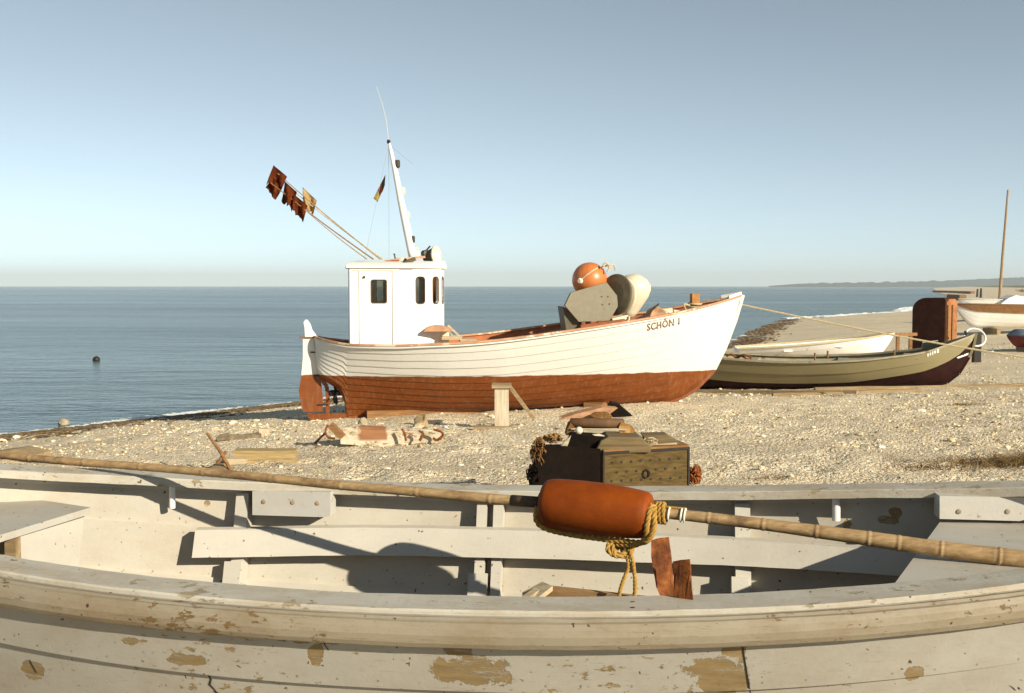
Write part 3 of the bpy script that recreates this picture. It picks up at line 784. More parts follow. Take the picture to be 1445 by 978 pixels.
# ---- net marker poles lying over the roof, each with its flags
def marker(a, b_, tflags, mcol, label, rr=.011, gcol=None):
    A, Bq = MB.world(MB.loc(*a)), MB.world(MB.loc(*b_))
    t = thing('marker_pole', label, 'marker pole', A, 0, 'net marker poles leaning over the wheelhouse roof')
    bm = B(); tube(bm, [A.lerp(Bq, k / 8) + Vector((0, 0, -.02 * math.sin(math.pi * k / 8))) for k in range(9)], [rr * (1 - .05 * k) for k in range(9)], 7)
    link('pole', bm, mcol, t, world=True)
    for (poly, m) in tflags:
        P = [MB.world(MB.loc(x, y, a[2])) for x, y in poly]
        cloth('flag', P, [m], t, n_=MB.p, amp=.07, world=True).data.transform(Matrix.Translation(-A))
    return t
marker((537, 366, .10), (392, 245, .10), [([(405, 249), (386, 233), (377, 258), (397, 270)], M['flagred']), ([(398, 266), (384, 250), (376, 264), (388, 284)], M['flagred'])], M['drywood'], 'dark upper marker pole whose rust red flags hang highest over the stern')
marker((527, 366, .25), (382, 258, .25), [([(419, 271), (402, 256), (398, 280), (412, 296)], M['flagred']), ([(434, 290), (415, 274), (412, 297), (428, 314)], M['flagred'])], M['brownwood'], 'middle marker pole with two ragged rust red flags below the others')
marker((518, 366, .4), (430, 296, .4), [], M['drywood'], 'pale lowest marker pole ending below the flags', .009)
marker((540, 366, -.1), (405, 262, -.1), [([(447, 283), (427, 264), (428, 290), (442, 303)], M['flagtan'])], M['palewood'], 'marker pole carrying the single tan flag')

# ---- hatch and stuff ahead of the wheelhouse
bm = B(); c = MB.loc(614, 478, .12); box(bm, c + Vector((0, .1, 0)), (.40, .5, .26)); bevel(bm, .012); hat = link('engine_hatch', bm, M['cream'], boat)
bm = B(); pr = []
for k in range(9):
    a = math.pi * k / 8; pr.append(c + Vector((-.21 * math.cos(a), -.2, .13 + .09 * math.sin(a))))
prism(bm, pr, (0, 1, 0), .62); link('hatch_cover', bm, M['tarp'], hat)
bm = B(); beam(bm, MB.loc(632, 459, .3), MB.loc(650, 476, .3), .03, .03); beam(bm, MB.loc(629, 462, .25), MB.loc(642, 478, .25), .05, .02); link('loose_board', bm, M['palewood'], boat)
bm = B(); box(bm, MB.loc(637, 477, .4), (.30, .2, .05)); box(bm, MB.loc(660, 480, .4), (.25, .2, .04)); jitter(bm, .01, 7); link('deck_plank', bm, M['palewood'], boat)

# ---- net hauler: octagonal cased plate, dark box, sheaves
nh = bpy.data.objects.new('net_hauler', None); C.objects.link(nh); nh.parent = boat
T = .40
oc = [MB.loc(x, y, T) for x, y in [(796.5, 431), (805, 413), (855, 398.5), (869.5, 417), (871, 432), (859, 452), (816, 454)]]
bm = B(); prism(bm, oc, (0, 1, 0), .10); bevel(bm, .008, 1); link('side_plate', bm, M['tanplate'], nh)
for x, y in ((849, 418.5), (858, 418.5), (850, 430), (860, 429)):
    bm = B(); lathe(bm, [(0, .012), (.01, .01)], MB.loc(x, y, T + .05), (0, -1, 0), 8); link('bolt', bm, M['rust'], nh)
bm = B(); prism(bm, [MB.loc(x, y, T - .25) for x, y in [(790.5, 432), (800, 437), (822, 452), (830, 466), (796, 470)]], (0, 1, 0), .4); link('motor_box', bm, M['olive'], nh)
bm = B()
for x in (823, 846): beam(bm, MB.loc(x, 452, T), MB.loc(x, 466, T), .06, .06, up=Vector((0, 1, 0)))
beam(bm, MB.loc(818, 461, T), MB.loc(880, 452, T), .18, .05); link('hauler_foot', bm, M['redoxide'], nh)
ax_d = Vector((.80, .56, -.12)).normalized(); c = MB.loc(868, 416, .33)
bm = B(); lathe(bm, [(-.05, .06), (-.04, .20), (-.012, .31), (0, .325), (.02, .325), (.03, .31), (.07, .14), (.10, .12)], c, ax_d, 36); link('sheave', bm, M['olive'], nh, smooth=False)
bm = B(); lathe(bm, [(.0, .12), (.05, .27), (.06, .285), (.085, .285), (.095, .26), (.11, .10)], c + ax_d * .09, ax_d, 36); link('sheave', bm, M['cream'], nh)
bm = B(); beam(bm, MB.loc(862, 452, .35), MB.loc(884, 447, .3), .14, .06); tube(bm, smoothpath([MB.loc(870, 455, .4), MB.loc(873, 452, .4), MB.loc(880, 455, .4), MB.loc(887, 452, .4), MB.loc(888, 446, .4)]), .014, 6); link('hauler_arm', bm, M['cream'], nh)

# ---- floats lying on the hauler
fc = MB.world(MB.loc(832, 395, .06)); t = thing('ball_float', 'round orange ball float with a pale rope, on top of the net hauler', 'float', fc)
bm = B(); rad = 25.5 / F * 17.3
lathe(bm, [(-rad * math.cos(R(a)), rad * math.sin(R(a))) for a in range(0, 181, 12)], fc, (.85, -.3, .55), 32)
link('ball', bm, M['orange'], t, smooth=True, world=True)
on = lambda x, y, k=1.0: (lambda d: fc + (at_plane(x, y, fc, Vector((0, 1, 0))) - fc) + Vector((0, -1, 0)) * math.sqrt(max(0, (rad * 1.02) ** 2 - (at_plane(x, y, fc, Vector((0, 1, 0))) - fc).length ** 2)))(0)
bm = B(); e_ = on(817.5, 396.5); lathe(bm, [(-.02, .04), (.01, .045), (.03, .03)], e_, (e_ - fc), 14); link('float_eye', bm, M['thread'], t, world=True)
bm = B(); tube(bm, smoothpath([on(818, 395), on(828, 387), on(838, 380.5), on(848, 376.5), MB.world(MB.loc(858, 375, .3)), MB.world(MB.loc(866, 374, .3)), MB.world(MB.loc(868.5, 382, .3))]), .012, 6)
tube(bm, smoothpath([MB.world(MB.loc(*q)) for q in ((851, 376, .3), (855, 371, .3), (860, 377, .3), (857, 384, .3))]), .018, 6); link('float_rope', bm, M['ropePale'], t, world=True)
fc2 = MB.world(MB.loc(894, 412, .1)); t = thing('fender', 'pale pear shaped fender beside the orange ball float', 'fender', fc2)
bm = B(); top_, bot_ = MB.world(MB.loc(899, 387, .1)), MB.world(MB.loc(886, 449, .1)); L_ = (top_ - bot_).length
lathe(bm, [(0, .03), (.03, .09), (.1, .13), (.22, .18), (.38, .245), (.50, .262), (.58, .24), (.65, .17), (L_ - .005, .06), (L_, 0)], bot_, top_ - bot_, 32); link('fender_body', bm, M['cream'], t, smooth=True, world=True)
bm = B(); lathe(bm, [(-.04, .02), (-.03, .05), (.02, .05), (.03, .03)], bot_, top_ - bot_, 12); link('fender_eye', bm, M['redoxide'], t, world=True)

# ---- tarp heap, stick, post and cleats on the foredeck
bm = B()
hp = [MB.loc(x, y, .25) for x, y in ((908, 452), (915, 440), (924, 434), (934, 437), (946, 444), (952, 446), (962, 447), (962, 452))]
prism(bm, hp, (0, 1, 0), .3); bmesh.ops.triangulate(bm, faces=bm.faces); bmesh.ops.subdivide_edges(bm, edges=bm.edges, cuts=2); jitter(bm, .05, 6, 2)
tp = link('canvas_heap', bm, M['tarp'], None, smooth=False); tp.location = MB.O; tp.rotation_euler = (0, 0, MB.yaw)
tag(tp, 'pinkish brown canvas heaped behind the name on the bow', 'canvas')
bm = B(); prism(bm, [MB.loc(x, y, .38) for x, y in ((934, 436), (948, 434.5), (949, 441), (940, 442))], (0, 1, 0), .05); prism(bm, [MB.loc(x, y, .38) for x, y in ((950, 437), (962, 439.5), (958, 442), (951, 441))], (0, 1, 0), .05); jitter(bm, .01, 9)
o_ = link('paper_scrap', bm, M['cream']); o_.location = MB.O; o_.rotation_euler = (0, 0, MB.yaw); tag(o_, 'cream cloth scrap lying on the canvas heap', 'cloth')
bm = B(); tube(bm, [MB.loc(895, 453, .4), MB.loc(912, 444, .4), MB.loc(930, 428.5, .4)], [.022, .02, .012], 7)
o_ = link('stick', bm, M['black']); o_.location = MB.O; o_.rotation_euler = (0, 0, MB.yaw); tag(o_, 'thin black stick leaning on the canvas heap', 'stick')
pb, pt_ = MB.loc(980.5, 440, .12), MB.loc(980.5, 414.5, .12)
bm = B(); box(bm, (pb + pt_) / 2, (.125, .125, (pt_ - pb).length)); bevel(bm, .01, 1); post = link('mooring_post', bm, M['orangepost'] if 'orangepost' in M else M['brownwood'], boat)
bm = B()
for zz, r in ((.06, .10), (.085, .105), (.13, .10)):
    tube(bm, [pb + Vector((r * math.cos(a), r * math.sin(a), zz + .01 * math.sin(a))) for a in [k * math.pi / 8 for k in range(17)]], .014, 6, cap=False)
tube(bm, smoothpath([pb + Vector((-.1, -.05, .1)), pb + Vector((-.2, -.08, .12)), pb + Vector((-.16, -.08, .03)), pb + Vector((-.02, -.1, .05))]), .013, 6); link('rope_turns', bm, M['ropePale'], post)
for x, y in ((1009.5, 428), (1017, 426)):
    bm = B(); tube(bm, smoothpath([MB.loc(x - 2, y + 3, .1), MB.loc(x - .8, y - 1, .1), MB.loc(x + 1.5, y, .1), MB.loc(x + 1.5, y + 3, .1)]), .018, 6); link('cleat', bm, M['black'], boat)
# ---- name on the bow
def lettering(txt, x0, y0, x1, y1, hpx, H_, fr, m, parent, off=.006, shear=0.):
    cu = bpy.data.curves.new('name', 'FONT'); cu.body = txt; cu.resolution_u = 3; cu.space_character = 1.12; cu.offset = .012
    to = bpy.data.objects.new('tmp', cu); C.objects.link(to); bpy.context.view_layer.update()
    me = bpy.data.meshes.new_from_object(to.evaluated_get(bpy.context.evaluated_depsgraph_get())); bpy.data.objects.remove(to)
    bm = B(); bm.from_mesh(me); bmesh.ops.triangulate(bm, faces=bm.faces); bmesh.ops.subdivide_edges(bm, edges=[e for e in bm.edges if e.calc_length() > .15], cuts=2)
    xs_ = [v.co.x for v in bm.verts]; w = max(xs_) - min(xs_); x_min = min(xs_)
    hcap = .70
    for v in bm.verts:
        u, h = (v.co.x - x_min) / w, v.co.y / hcap
        px, py = x0 + (x1 - x0) * u + shear * h, y0 + (y1 - y0) * u - hpx * h
        tt = .5
        for _ in range(8):
            S, z = fr.px(px, py, tt); vv = H_.v_at(S, z); P = H_.pt(S, vv, 1, H_.lap(vv) + off); tt = -P.y
        v.co = P
    bmesh.ops.solidify(bm, geom=list(bm.faces), thickness=.002)
    return link('boat_name', bm, m, parent, recalc=False)
M['letter'] = plain('brown lettering paint', (.24, .12, .035), .6, .3, 20, .1)
lettering('SCH\u00d6N 1', 913.5, 466.5, 959, 457.5, 10, HM, MB, M['letter'], boat)
# ---- shores that hold her up
gp = ground_at(708, 603)
t = thing('timber_prop', 'pale upright plank post with cross head, propping the red bottom amidships', 'prop', gp)
top_ = at_y(708, 546, gp.y); bm = B(); box(bm, (gp + top_) / 2 + Vector((0, 0, -.02)), (20 / F * gp.y, .07, (top_ - gp).length + .04)); bevel(bm, .006, 1); link('post', bm, M['palewoodz'], t, world=True)
bm = B(); box(bm, top_ + Vector((0, .10, .01)), (28 / F * gp.y, .34, .045)); link('cross_head', bm, M['drywood'], t, world=True)
bm = B(); beam(bm, at_y(719, 545, gp.y + .02), at_y(754, 592, gp.y - .02), .035, .045); link('brace', bm, M['drywood'], t, world=True)
bm = B(); box(bm, gp + Vector((-.12, -.05, .0)), (.52, .2, .035)); link('foot_board', bm, M['drywood'], t, world=True)
for k, (x, y, L_, yw, lab) in enumerate(((760, 582, 1.3, .1, 'dark squared timber under the keel behind the pale prop'), (600, 590, 1.8, .05, 'dark long timber under the keel aft of the prop'), (846, 578, .55, -.5, 'short dark wedge timber beneath the forefoot'))):
    S_, _z = MB.px(x, y); p = MB.world((S_, .0, 0)); zg = float(gz(p.x, p.y)); zkz = MB.O.z + zk_main(S_) - .04
    hgt = max(.12, zkz - zg + .04); bm = B(); box(bm, (0, 0, hgt / 2 - .04), (L_ if k < 2 else .3, .35 if k < 2 else .8, hgt)); bevel(bm, .01, 1); jitter(bm, .01, 3, k)
    o_ = link('keel_timber', bm, M['brownwood'] if k else M['dark']); o_.location = (p.x, p.y, zg); o_.rotation_euler = (0, 0, MB.yaw + yw); tag(o_, lab, 'timber', 'timbers under the fishing boat')
# ---- mooring line from the bow
P0 = MB.world(MB.loc(1046, 430)); P1 = Vector((13.3, 14.9, float(gz(13.3, 14.9)) + .12)); bm = B()
tube(bm, [P0.lerp(P1, k / 40) - Vector((0, 0, .30 * math.sin(math.pi * k / 40))) for k in range(41)], .014, 6)
o_ = link('mooring_rope', bm, M['ropePale']); tag(o_, 'long pale rope running from the white bow across the olive boat', 'rope')
# ------------------------------------------------------------------ olive boat behind the bow
gb = ground_at(1300, 546); og = at_y(1328, 541, 19.9); OG = Frame(og, R(-17))
M['olivehull'] = hull_paint('olive green boat paint', (.25, .21, .11), dirt=.45, wear=(.5, .45, .3)); M['oliveinside'] = plain('dull grey olive boat inside', (.32, .28, .19), .7, .25, 6, .3, dirt=(.16, .12, .07), dirtamt=.6)
boat2 = thing('open_boat', 'olive green open wooden boat with dark maroon bottom behind the white bow', 'boat', og, OG.yaw)
g0, g1 = OG.px(955, 505)[0], OG.px(1375.5, 472)[0]
def b_ol(S):
    u = min(max((S - g0) / (g1 - g0), 0), 1)
    return 1.0 * (.72 + .28 * math.sin(min(1, u / .45) * math.pi / 2)) if u < .45 else 1.0 * max(0, 1 - ((u - .45) / .55) ** 2.2) ** .85
shg = mk_sheer(OG, [(955, 501), (1022, 507.5), (1109, 512.5), (1205, 510.5), (1260, 505), (1302, 499), (1345, 485)], b_ol) + [OG.px(1375.5, 473)]
zg_ = spline_f(shg)
kg = [OG.px(*q) for q in [(955, 544), (1050, 549), (1200, 547), (1300, 545), (1335, 538), (1352, 525), (1366, 503), (1372, 488), (1375, 476)]]
HG = Hull(b_ol, zg_, interp_f(kg), interp_f([(g0, .30), (OG.px(1200, 547)[0], .30), (OG.px(1320, 540)[0], .5), (g1, .9)]), g0, g1 - .004, ns=70, N=5, th=.016, wall=.02, kw=.03)
bm = B(); HG.build(bm, matf=lambda k: 0 if k < 2 else 2, inner_mat=1); 
link('hull', bm, [M['olivehull'], M['oliveinside'], M['maroon']], boat2)
bm = B(); st_ = [HG.pt(g0, v, 1, 0) for v in np.linspace(0, 1, 12)]; st2 = [HG.pt(g0, v, -1, 0) for v in np.linspace(1, 0, 12)]; prism(bm, st_ + st2, (1, 0, 0), .03); link('transom', bm, M['olivehull'], boat2)
bm = B(); 
for sd_ in (1, -1): HG.rail(bm, sd_, .09, .03, .03)
link('gunwale', bm, M['oliveinside'], boat2)
bm = B(); kk = [OG.loc(*q) for q in [(1377, 470), (1373.5, 488), (1367, 504), (1353, 526.5), (1336, 539.5), (1300, 547), (1200, 549), (1050, 551), (955, 546)]]
for a, b_ in zip(kk[:-1], kk[1:]): beam(bm, a, b_, .06, .05, up=Vector((0, 1, 0)))
for f in bm.faces: f.material_index = 0 if f.calc_center_median().z > kk[2].z else 1
link('stem_and_keel', bm, [M['olivehull'], M['maroon']], boat2)
# inner deck boards (side decks with gaps), thwarts, bow plate
bm = B(); dz = .16; La, Lb = [], []
for S in HG.st:
    if S > g1 - .15: break
    z_ = zg_(S) - dz; v = HG.v_at(S, z_); La.append(bm.verts.new(HG.pt(S, v, 1, -.018))); Lb.append(bm.verts.new(HG.pt(S, v, -1, -.018)))
for i in range(len(La) - 1): bm.faces.new((La[i], La[i + 1], Lb[i + 1], Lb[i]))
link('floor_boards', bm, M['oliveinside'], boat2)
for xx in (1060, 1190, 1285):
    S_ = OG.px(xx, 505)[0]; bm = B(); w_ = b_ol(S_); box(bm, (S_, 0, zg_(S_) - .05), (.2, 2 * w_ - .1, .03)); link('thwart', bm, M['oliveinside'], boat2)
bm = B(); box(bm, OG.loc(1312, 487, -.1) + Vector((0, 0, 0)), (.26, .30, .015), Matrix.Rotation(R(-28), 3, 'X') @ Matrix.Rotation(R(-8), 3, 'Y')); o_ = link('bow_plate', bm, plain('grey blue board', (.42, .43, .38), .5, .1, 6, .1), boat2)
for k, (xx, yy) in enumerate(((1168, 497), (1150, 500), (1262, 496))):
    bm = B(); tube(bm, [OG.loc(xx, yy + 8, -.3), OG.loc(xx, yy - 2, -.3)], .018, 6); link('thole_pin', bm, M['brownwood'], boat2)
bm = B(); tube(bm, smoothpath([OG.loc(*q) for q in ((1025, 503, .3), (1032, 500, .3), (1040, 505, .3), (1048, 501, .35), (1060, 504, .35), (1058, 508, .4))]), .02, 6); tube(bm, smoothpath([OG.loc(*q) for q in ((1028, 506, .3), (1036, 507, .3), (1044, 502, .3), (1056, 508, .35))]), .016, 6)
o_ = link('anchor_chain', bm, M['rust']); o_.location = og; o_.rotation_euler = (0, 0, OG.yaw); tag(o_, 'rusty chain lying on the gunwale of the olive boat beside the white bow', 'chain')
# small unreadable white painted number on the bow: worn dashes
bm = B()
for k, (px_, w_, h_) in enumerate(((1309.5, 2.2, 4.5), (1313, 2, 4), (1316.3, 1.4, 5), (1319.5, 2.4, 4), (1323.5, 2.8, 5.5))):
    py_ = 501 - (px_ - 1309) * .42; q = []
    for dx, dy in ((-w_ / 2, h_ / 2), (w_ / 2, h_ / 2 - .5), (w_ / 2, -h_ / 2), (-w_ / 2, -h_ / 2 + .4)):
        tt = .4
        for _ in range(8):
            S, z = OG.px(px_ + dx, py_ + dy, tt); vv = HG.v_at(S, z); P = HG.pt(S, vv, 1, HG.lap(vv) + .006); tt = -P.y
        q.append(P)
    prism(bm, q, (0, 1, 0), .003)
link('boat_number', bm, M['white'], boat2)
bm = B()
q = []
for dx, dy in ((1350, 504), (1367, 497.5), (1366, 500.5), (1352, 505.5)):
    tt = .2
    for _ in range(8):
        S, z = OG.px(dx, dy, tt); vv = HG.v_at(S, z); P = HG.pt(S, vv, 1, HG.lap(vv) + .008); tt = -P.y
    q.append(P)
prism(bm, q, (0, 1, 0), .004); link('paint_patch', bm, M['white'], boat2)

# ------------------------------------------------------------------ generic beached dinghy
def dinghy(name, label, y_top, xl, xr, Yc, yaw, bmax, depth, m_out, m_in, m_rail, bow=1, rise=.18, group=None, e0=.45, rail=.03, N=4, zbase=None, th=.012):
    gpt = at_y((xl + xr) / 2, y_top, Yc); zg = float(gz(gpt.x, gpt.y)) if zbase is None else zbase
    fr = Frame((gpt.x, gpt.y, zg), yaw); a, b_ = fr.px(xl, y_top)[0], fr.px(xr, y_top)[0]; L = b_ - a; zt_ = fr.px((xl + xr) / 2, y_top)[1]
    def bf(S):
        u = (S - a) / L; u = u if bow > 0 else 1 - u; u = min(max(u, 0), 1)
        return bmax * (.7 + .3 * math.sin(min(1, u / .4) * math.pi / 2)) if u < .4 else bmax * max(0, 1 - ((u - .4) / .6) ** 2.2) ** .8
    def zf(S):
        u = (S - a) / L; u = u if bow > 0 else 1 - u; return zt_ + rise * (u - .5) * .8 + .1 * rise * (2 * u - 1) ** 2
    def kf(S):
        u = (S - a) / L; u = u if bow > 0 else 1 - u; base = zt_ - depth
        return base + (zf(S) - base) * max(0, (u - .86) / .14) ** 1.6 + .03 * (1 - u)
    t = thing(name, label, 'boat', fr.O, yaw, group); H_ = Hull(bf, zf, kf, lambda S: e0 + .35 * max(0, ((S - a) / L if bow > 0 else 1 - (S - a) / L) - .6), a, b_, ns=40, N=N, th=th, wall=.015, kw=.02)
    bm = B(); H_.build(bm, inner_mat=1); link('hull', bm, [m_out, m_in], t)
    S_ = a if bow > 0 else b_; bm = B(); prism(bm, [H_.pt(S_, v, 1, 0) for v in np.linspace(0, 1, 9)] + [H_.pt(S_, v, -1, 0) for v in np.linspace(1, 0, 9)], (1, 0, 0), .025); link('transom', bm, m_out, t)
    bm = B(); [H_.rail(bm, q, .04, rail, .03) for q in (1, -1)]; link('gunwale', bm, m_rail, t)
    for u in (.3, .62):
        S_ = a + L * (u if bow > 0 else 1 - u); bm = B(); box(bm, (S_, 0, zf(S_) - .1), (.18, 2 * bf(S_) - .08, .025)); link('thwart', bm, m_in, t)
    if zt_ - depth > .06:
        for u in (.25, .7):
            S_ = a + L * u; zk_ = kf(S_); bm = B(); box(bm, (S_, 0, zk_ / 2 - .02), (.14, bmax * 1.4, max(.04, zk_ + .02))); o_ = link('support_timber', bm, M['drywood']); o_.location = fr.O; o_.rotation_euler = (0, 0, yaw)
            tag(o_, 'bearer timber under the ' + label.split(',')[0], 'timber', 'bearer timbers under small boats')
    return t, fr, H_
t, fr, H_ = dinghy('rowing_boat', 'white rowing boat, low and narrow, between the olive boat and the sand spit', 483.5, 1040, 1262, 24.5, R(-3), .55, .36, M['white'], M['white'], M['ropePale'], rise=.40, zbase=None, th=.003)
t, fr, H_ = dinghy('sailing_dinghy', 'white hulled sailing dinghy with varnished brown topsides, at the right edge', 431, 1346, 1560, 43, R(4), .8, .85, M['white'], M['brownwood'], M['brownwood'], bow=-1, rise=.12, N=6, rail=.05, th=.004)
# varnished upper strake band
bm = B()
for sd_ in (1, -1):
    P_, Q_ = [], []
    for S in H_.st:
        P_.append(bm.verts.new(H_.pt(S, 0.01, sd_, .03))); Q_.append(bm.verts.new(H_.pt(S, .27, sd_, .03)))
    for i in range(len(P_) - 1): bm.faces.new((P_[i], P_[i + 1], Q_[i + 1], Q_[i]))
link('varnished_strake', bm, M['brownwood'], t)
bm = B(); q = [H_.pt(S, 0, 1, 0) + Vector((0, 0, .035)) for S in H_.st]; q2 = [H_.pt(S, 0, -1, 0) + Vector((0, 0, .035)) for S in H_.st]
v1 = [bm.verts.new(p) for p in q]; v2 = [bm.verts.new(p) for p in q2]
for i in range(len(v1) - 1): bm.faces.new((v1[i], v1[i + 1], v2[i + 1], v2[i]))
link('deck', bm, M['brownwood'], t)
t, fr, H_ = dinghy('sailing_dinghy', 'far white dinghy carrying the tall bare mast', 423, 1352, 1470, 58, R(2), .75, .8, M['white'], M['white'], M['white'], bow=-1, rise=.1)
mb = at_y(1409.5, 428, 58); mtp = at_y(1422.5, 268, 58.3); bm = B(); tube(bm, [mb - Vector((0, 0, .5)), mb.lerp(mtp, .4), mtp], [.085, .075, .05], 8); link('mast', bm, M['drywood'], t, world=True)
bm = B(); c = at_y(1440, 427, 58); prism(bm, [at_y(x, y, 57.4) for x, y in ((1404, 430), (1416, 421), (1427, 416.5), (1446, 420), (1470, 426), (1470, 430))], (0, 1, 0), 1.1); link('boom_tent', bm, M['white'], t, world=True)
# overturned-looking covered tender, dark red
t, fr, H_ = dinghy('tender', 'small dark red tender under a grey blue cover, cut off by the right edge', 474, 1421, 1530, 31, R(3), .6, .3, M['crimson'], M['crimson'], M['bluecover'], bow=-1, rise=.02)
bm = B(); U = []
for S in H_.st:
    U.append([bm.verts.new(H_.pt(S, 0, 1, .02)), bm.verts.new(H_.pt(S, 0, 1, -.1) * Vector((1, .7, 1)) if 0 else Vector((S, H_.pt(S, 0, 1).y * .6, H_.zs(S) + .17 * min(1, H_.b(S) / .3)))), bm.verts.new(Vector((S, -H_.pt(S, 0, 1).y * .6, H_.zs(S) + .17 * min(1, H_.b(S) / .3)))), bm.verts.new(H_.pt(S, 0, -1, .02))])
for A, Q in zip(U[:-1], U[1:]):
    for k in range(3): bm.faces.new((A[k], A[k + 1], Q[k + 1], Q[k]))
bm.faces.new(U[0]); bm.faces.new(U[-1]); link('boat_cover', bm, M['bluecover'], t, smooth=True)

# ------------------------------------------------------------------ hooded chair, hoop stand, boards
hc = at_y(1318, 440, 27.5); zg = float(gz(hc.x, hc.y)); hc.z = zg
def hooded():
    t = thing('beach_chair', 'rust-brown hooded box with rounded top and shade-dark front, between the olive boat and white dinghies', 'beach chair', hc, R(-50))
    ht = at_y(1318, 420, 27.5).z - zg; w = .86; dp = .48
    bm = B(); pr = [Vector((-w / 2, 0, 0)), Vector((-w / 2, 0, ht * .72))]
    for k in range(8): a = R(180 - 90 * k / 7); pr.append(Vector((-w / 2 + .38 + .38 * math.cos(a), 0, ht - .3 + .3 * math.sin(a))))
    for k in range(4): a = R(90 - 90 * k / 3); pr.append(Vector((w / 2 - .08 + .08 * math.cos(a), 0, ht - .08 + .08 * math.sin(a))))
    pr.append(Vector((w / 2, 0, 0)))
    prism(bm, pr, (0, 1, 0), dp); link('hood', bm, plain('shaded rusty hood', (.07, .02, .009), .7, .5, 5, .4, dirt=(.20, .07, .02), dirtamt=.66, spec=.15), t)  # hood colour carries the shade on the big face
    bm = B(); pr2 = [Vector((w / 2 + .012, y, z)) for y, z in ((-dp / 2, 0), (dp / 2, 0), (dp / 2, ht - .12), (dp / 2 - .1, ht - .03), (-dp / 2 + .1, ht - .03), (-dp / 2, ht - .12))]; prism(bm, pr2, (1, 0, 0), .05); link('side_panel', bm, plain('sunlit rusty panel', (.33, .13, .045), .7, .4, 6, .4), t)  # same rust in a lighter tone, sunlight put into the colour
    for y in (-dp / 2 + .04, 0): bm = B(); box(bm, (w / 2 + .05, y, ht * .46), (.035, .06, ht * .86)); link('batten', bm, M['brownwood'], t)
    return t
hooded()
hp_ = at_y(1376, 476, 26.5); t = thing('hoop_stand', 'white hoop on a dark post behind the olive bow', 'hoop', (hp_.x, hp_.y, float(gz(hp_.x, hp_.y))))
bm = B(); tube(bm, [hp_ + Vector((.24 * math.cos(a), .1 * math.sin(a), .20 * math.sin(a))) for a in [R(k * 12) for k in range(31)]], .022, 7, cap=False); link('hoop', bm, M['white'], t, world=True)
bm = B(); box(bm, Vector((hp_.x + .04, hp_.y, (hp_.z + float(gz(hp_.x, hp_.y))) / 2)), (.16, .16, hp_.z - float(gz(hp_.x, hp_.y)) + .1)); tube(bm, [hp_ + Vector((-.22, .02, .15)), hp_ + Vector((-.20, .02, -.3))], .03, 6); link('post', bm, M['black'], t, world=True)
bm = B(); a, b_ = at_y(1256, 472.5, 26), at_y(1292, 471.5, 26.5); beam(bm, a, b_, .1, .07)
for p in (a.lerp(b_, .3), a.lerp(b_, .8)): box(bm, (p.x, p.y, (p.z + float(gz(p.x, p.y))) / 2), (.07, .07, p.z - float(gz(p.x, p.y))))
o_ = link('barrier_rail', bm, M['brownwood']); tag(o_, 'low dark wooden rail left of the hooded box', 'rail')

# groynes running into the water, far right
for k, (x0, y0, x1, y1, lab) in enumerate(((1318, 411.0, 1372, 413.0, 'farther dark groyne running into the sea'), (1340, 417.5, 1358, 419.5, 'nearer short groyne above the hooded box'))):
    a = at_z(x0, y0, .35); b_ = at_z(x1, y1, .8); bm = B(); d_ = (b_ - a); n_ = max(4, int(d_.length / 1.2))
    for i in range(n_ + 1):
        p = a + d_ * (i / n_); box(bm, (p.x, p.y, p.z - .8), (1.1, .5, 2.2 + random.uniform(-.2, .2)))
    o_ = link('groyne', bm, M['brownwood']); tag(o_, lab, 'groyne', 'timber groynes along the shore')
for k, (x, y, h_) in enumerate(((1379, 415, 1.5), (1384, 416, 1.6))):
    p = at_z(x, y, 1.1); p.z = float(gz(p.x, p.y)); bm = B(); tube(bm, [p, p + Vector((.05, 0, h_))], [.22, .16], 7); o_ = link('mooring_post', bm, M['black']); tag(o_, 'stubby dark post on the far beach, ' + ('left' if k == 0 else 'right') + ' one of the two', 'post', 'posts on the far beach')

# dune grass far right, as one mass of blades
def blades(name, pts, h, w, m, lean=.3, label=None):
    n = len(pts); P = np.array(pts); an = RNG.uniform(0, 2 * np.pi, n); hh = h * RNG.uniform(.5, 1.2, n)
    dx, dy = np.cos(an) * w / 2, np.sin(an) * w / 2; lx, ly = RNG.normal(0, lean, n) * hh, RNG.normal(0, lean, n) * hh
    v = np.zeros((n, 3, 3)); v[:, 0] = P + np.stack([dx, dy, 0 * dx], 1); v[:, 1] = P - np.stack([dx, dy, 0 * dx], 1); v[:, 2] = P + np.stack([lx, ly, hh], 1)
    o = raw_mesh(name, v.reshape(-1, 3), np.arange(n * 3).reshape(-1, 3), m, False); tag(o, label, kind='stuff'); return o
M['dune'] = mat_foliage('dune grass', (.10, .11, .035), (.24, .21, .09))
pts = []
while len(pts) < 26000:
    Y = random.uniform(85, 330); X = random.uniform(.36 * Y, .8 * Y); d = float(dshore(X, Y))
    if d > 20 + 4 * noise.noise(Vector((X * .05, Y * .05, 0))) + (0 if Y > 120 else 8): pts.append((X, Y, float(gz(X, Y)) - .05))
blades('dune_grass', pts, .75, .35, M['dune'], .35, 'green brown dune grass along the far beach')

# ------------------------------------------------------------------ things on the near beach
# long weathered timbers (slipway) across the sand at right
for k, (x0, y0, x1, y1, w_, lab) in enumerate(((985, 553, 1210, 556, .16, 'grey slipway plank under the olive boat, left length'), (1150, 551, 1460, 545, .13, 'pale slipway plank running to the right edge, farther one'), (1090, 558.5, 1300, 553, .12, 'pale slipway plank in front of the olive boat, nearer one'))):
    a, b_ = ground_at(x0, y0), ground_at(x1, y1); bm = B(); beam(bm, a + Vector((0, 0, .012)), b_ + Vector((0, 0, .012)), w_, .06); bmesh.ops.subdivide_edges(bm, edges=bm.edges, cuts=3); jitter(bm, .02, .9, k)
    o_ = link('slipway_plank', bm, M['drywood']); tag(o_, lab, 'plank', 'slipway planks on the sand')
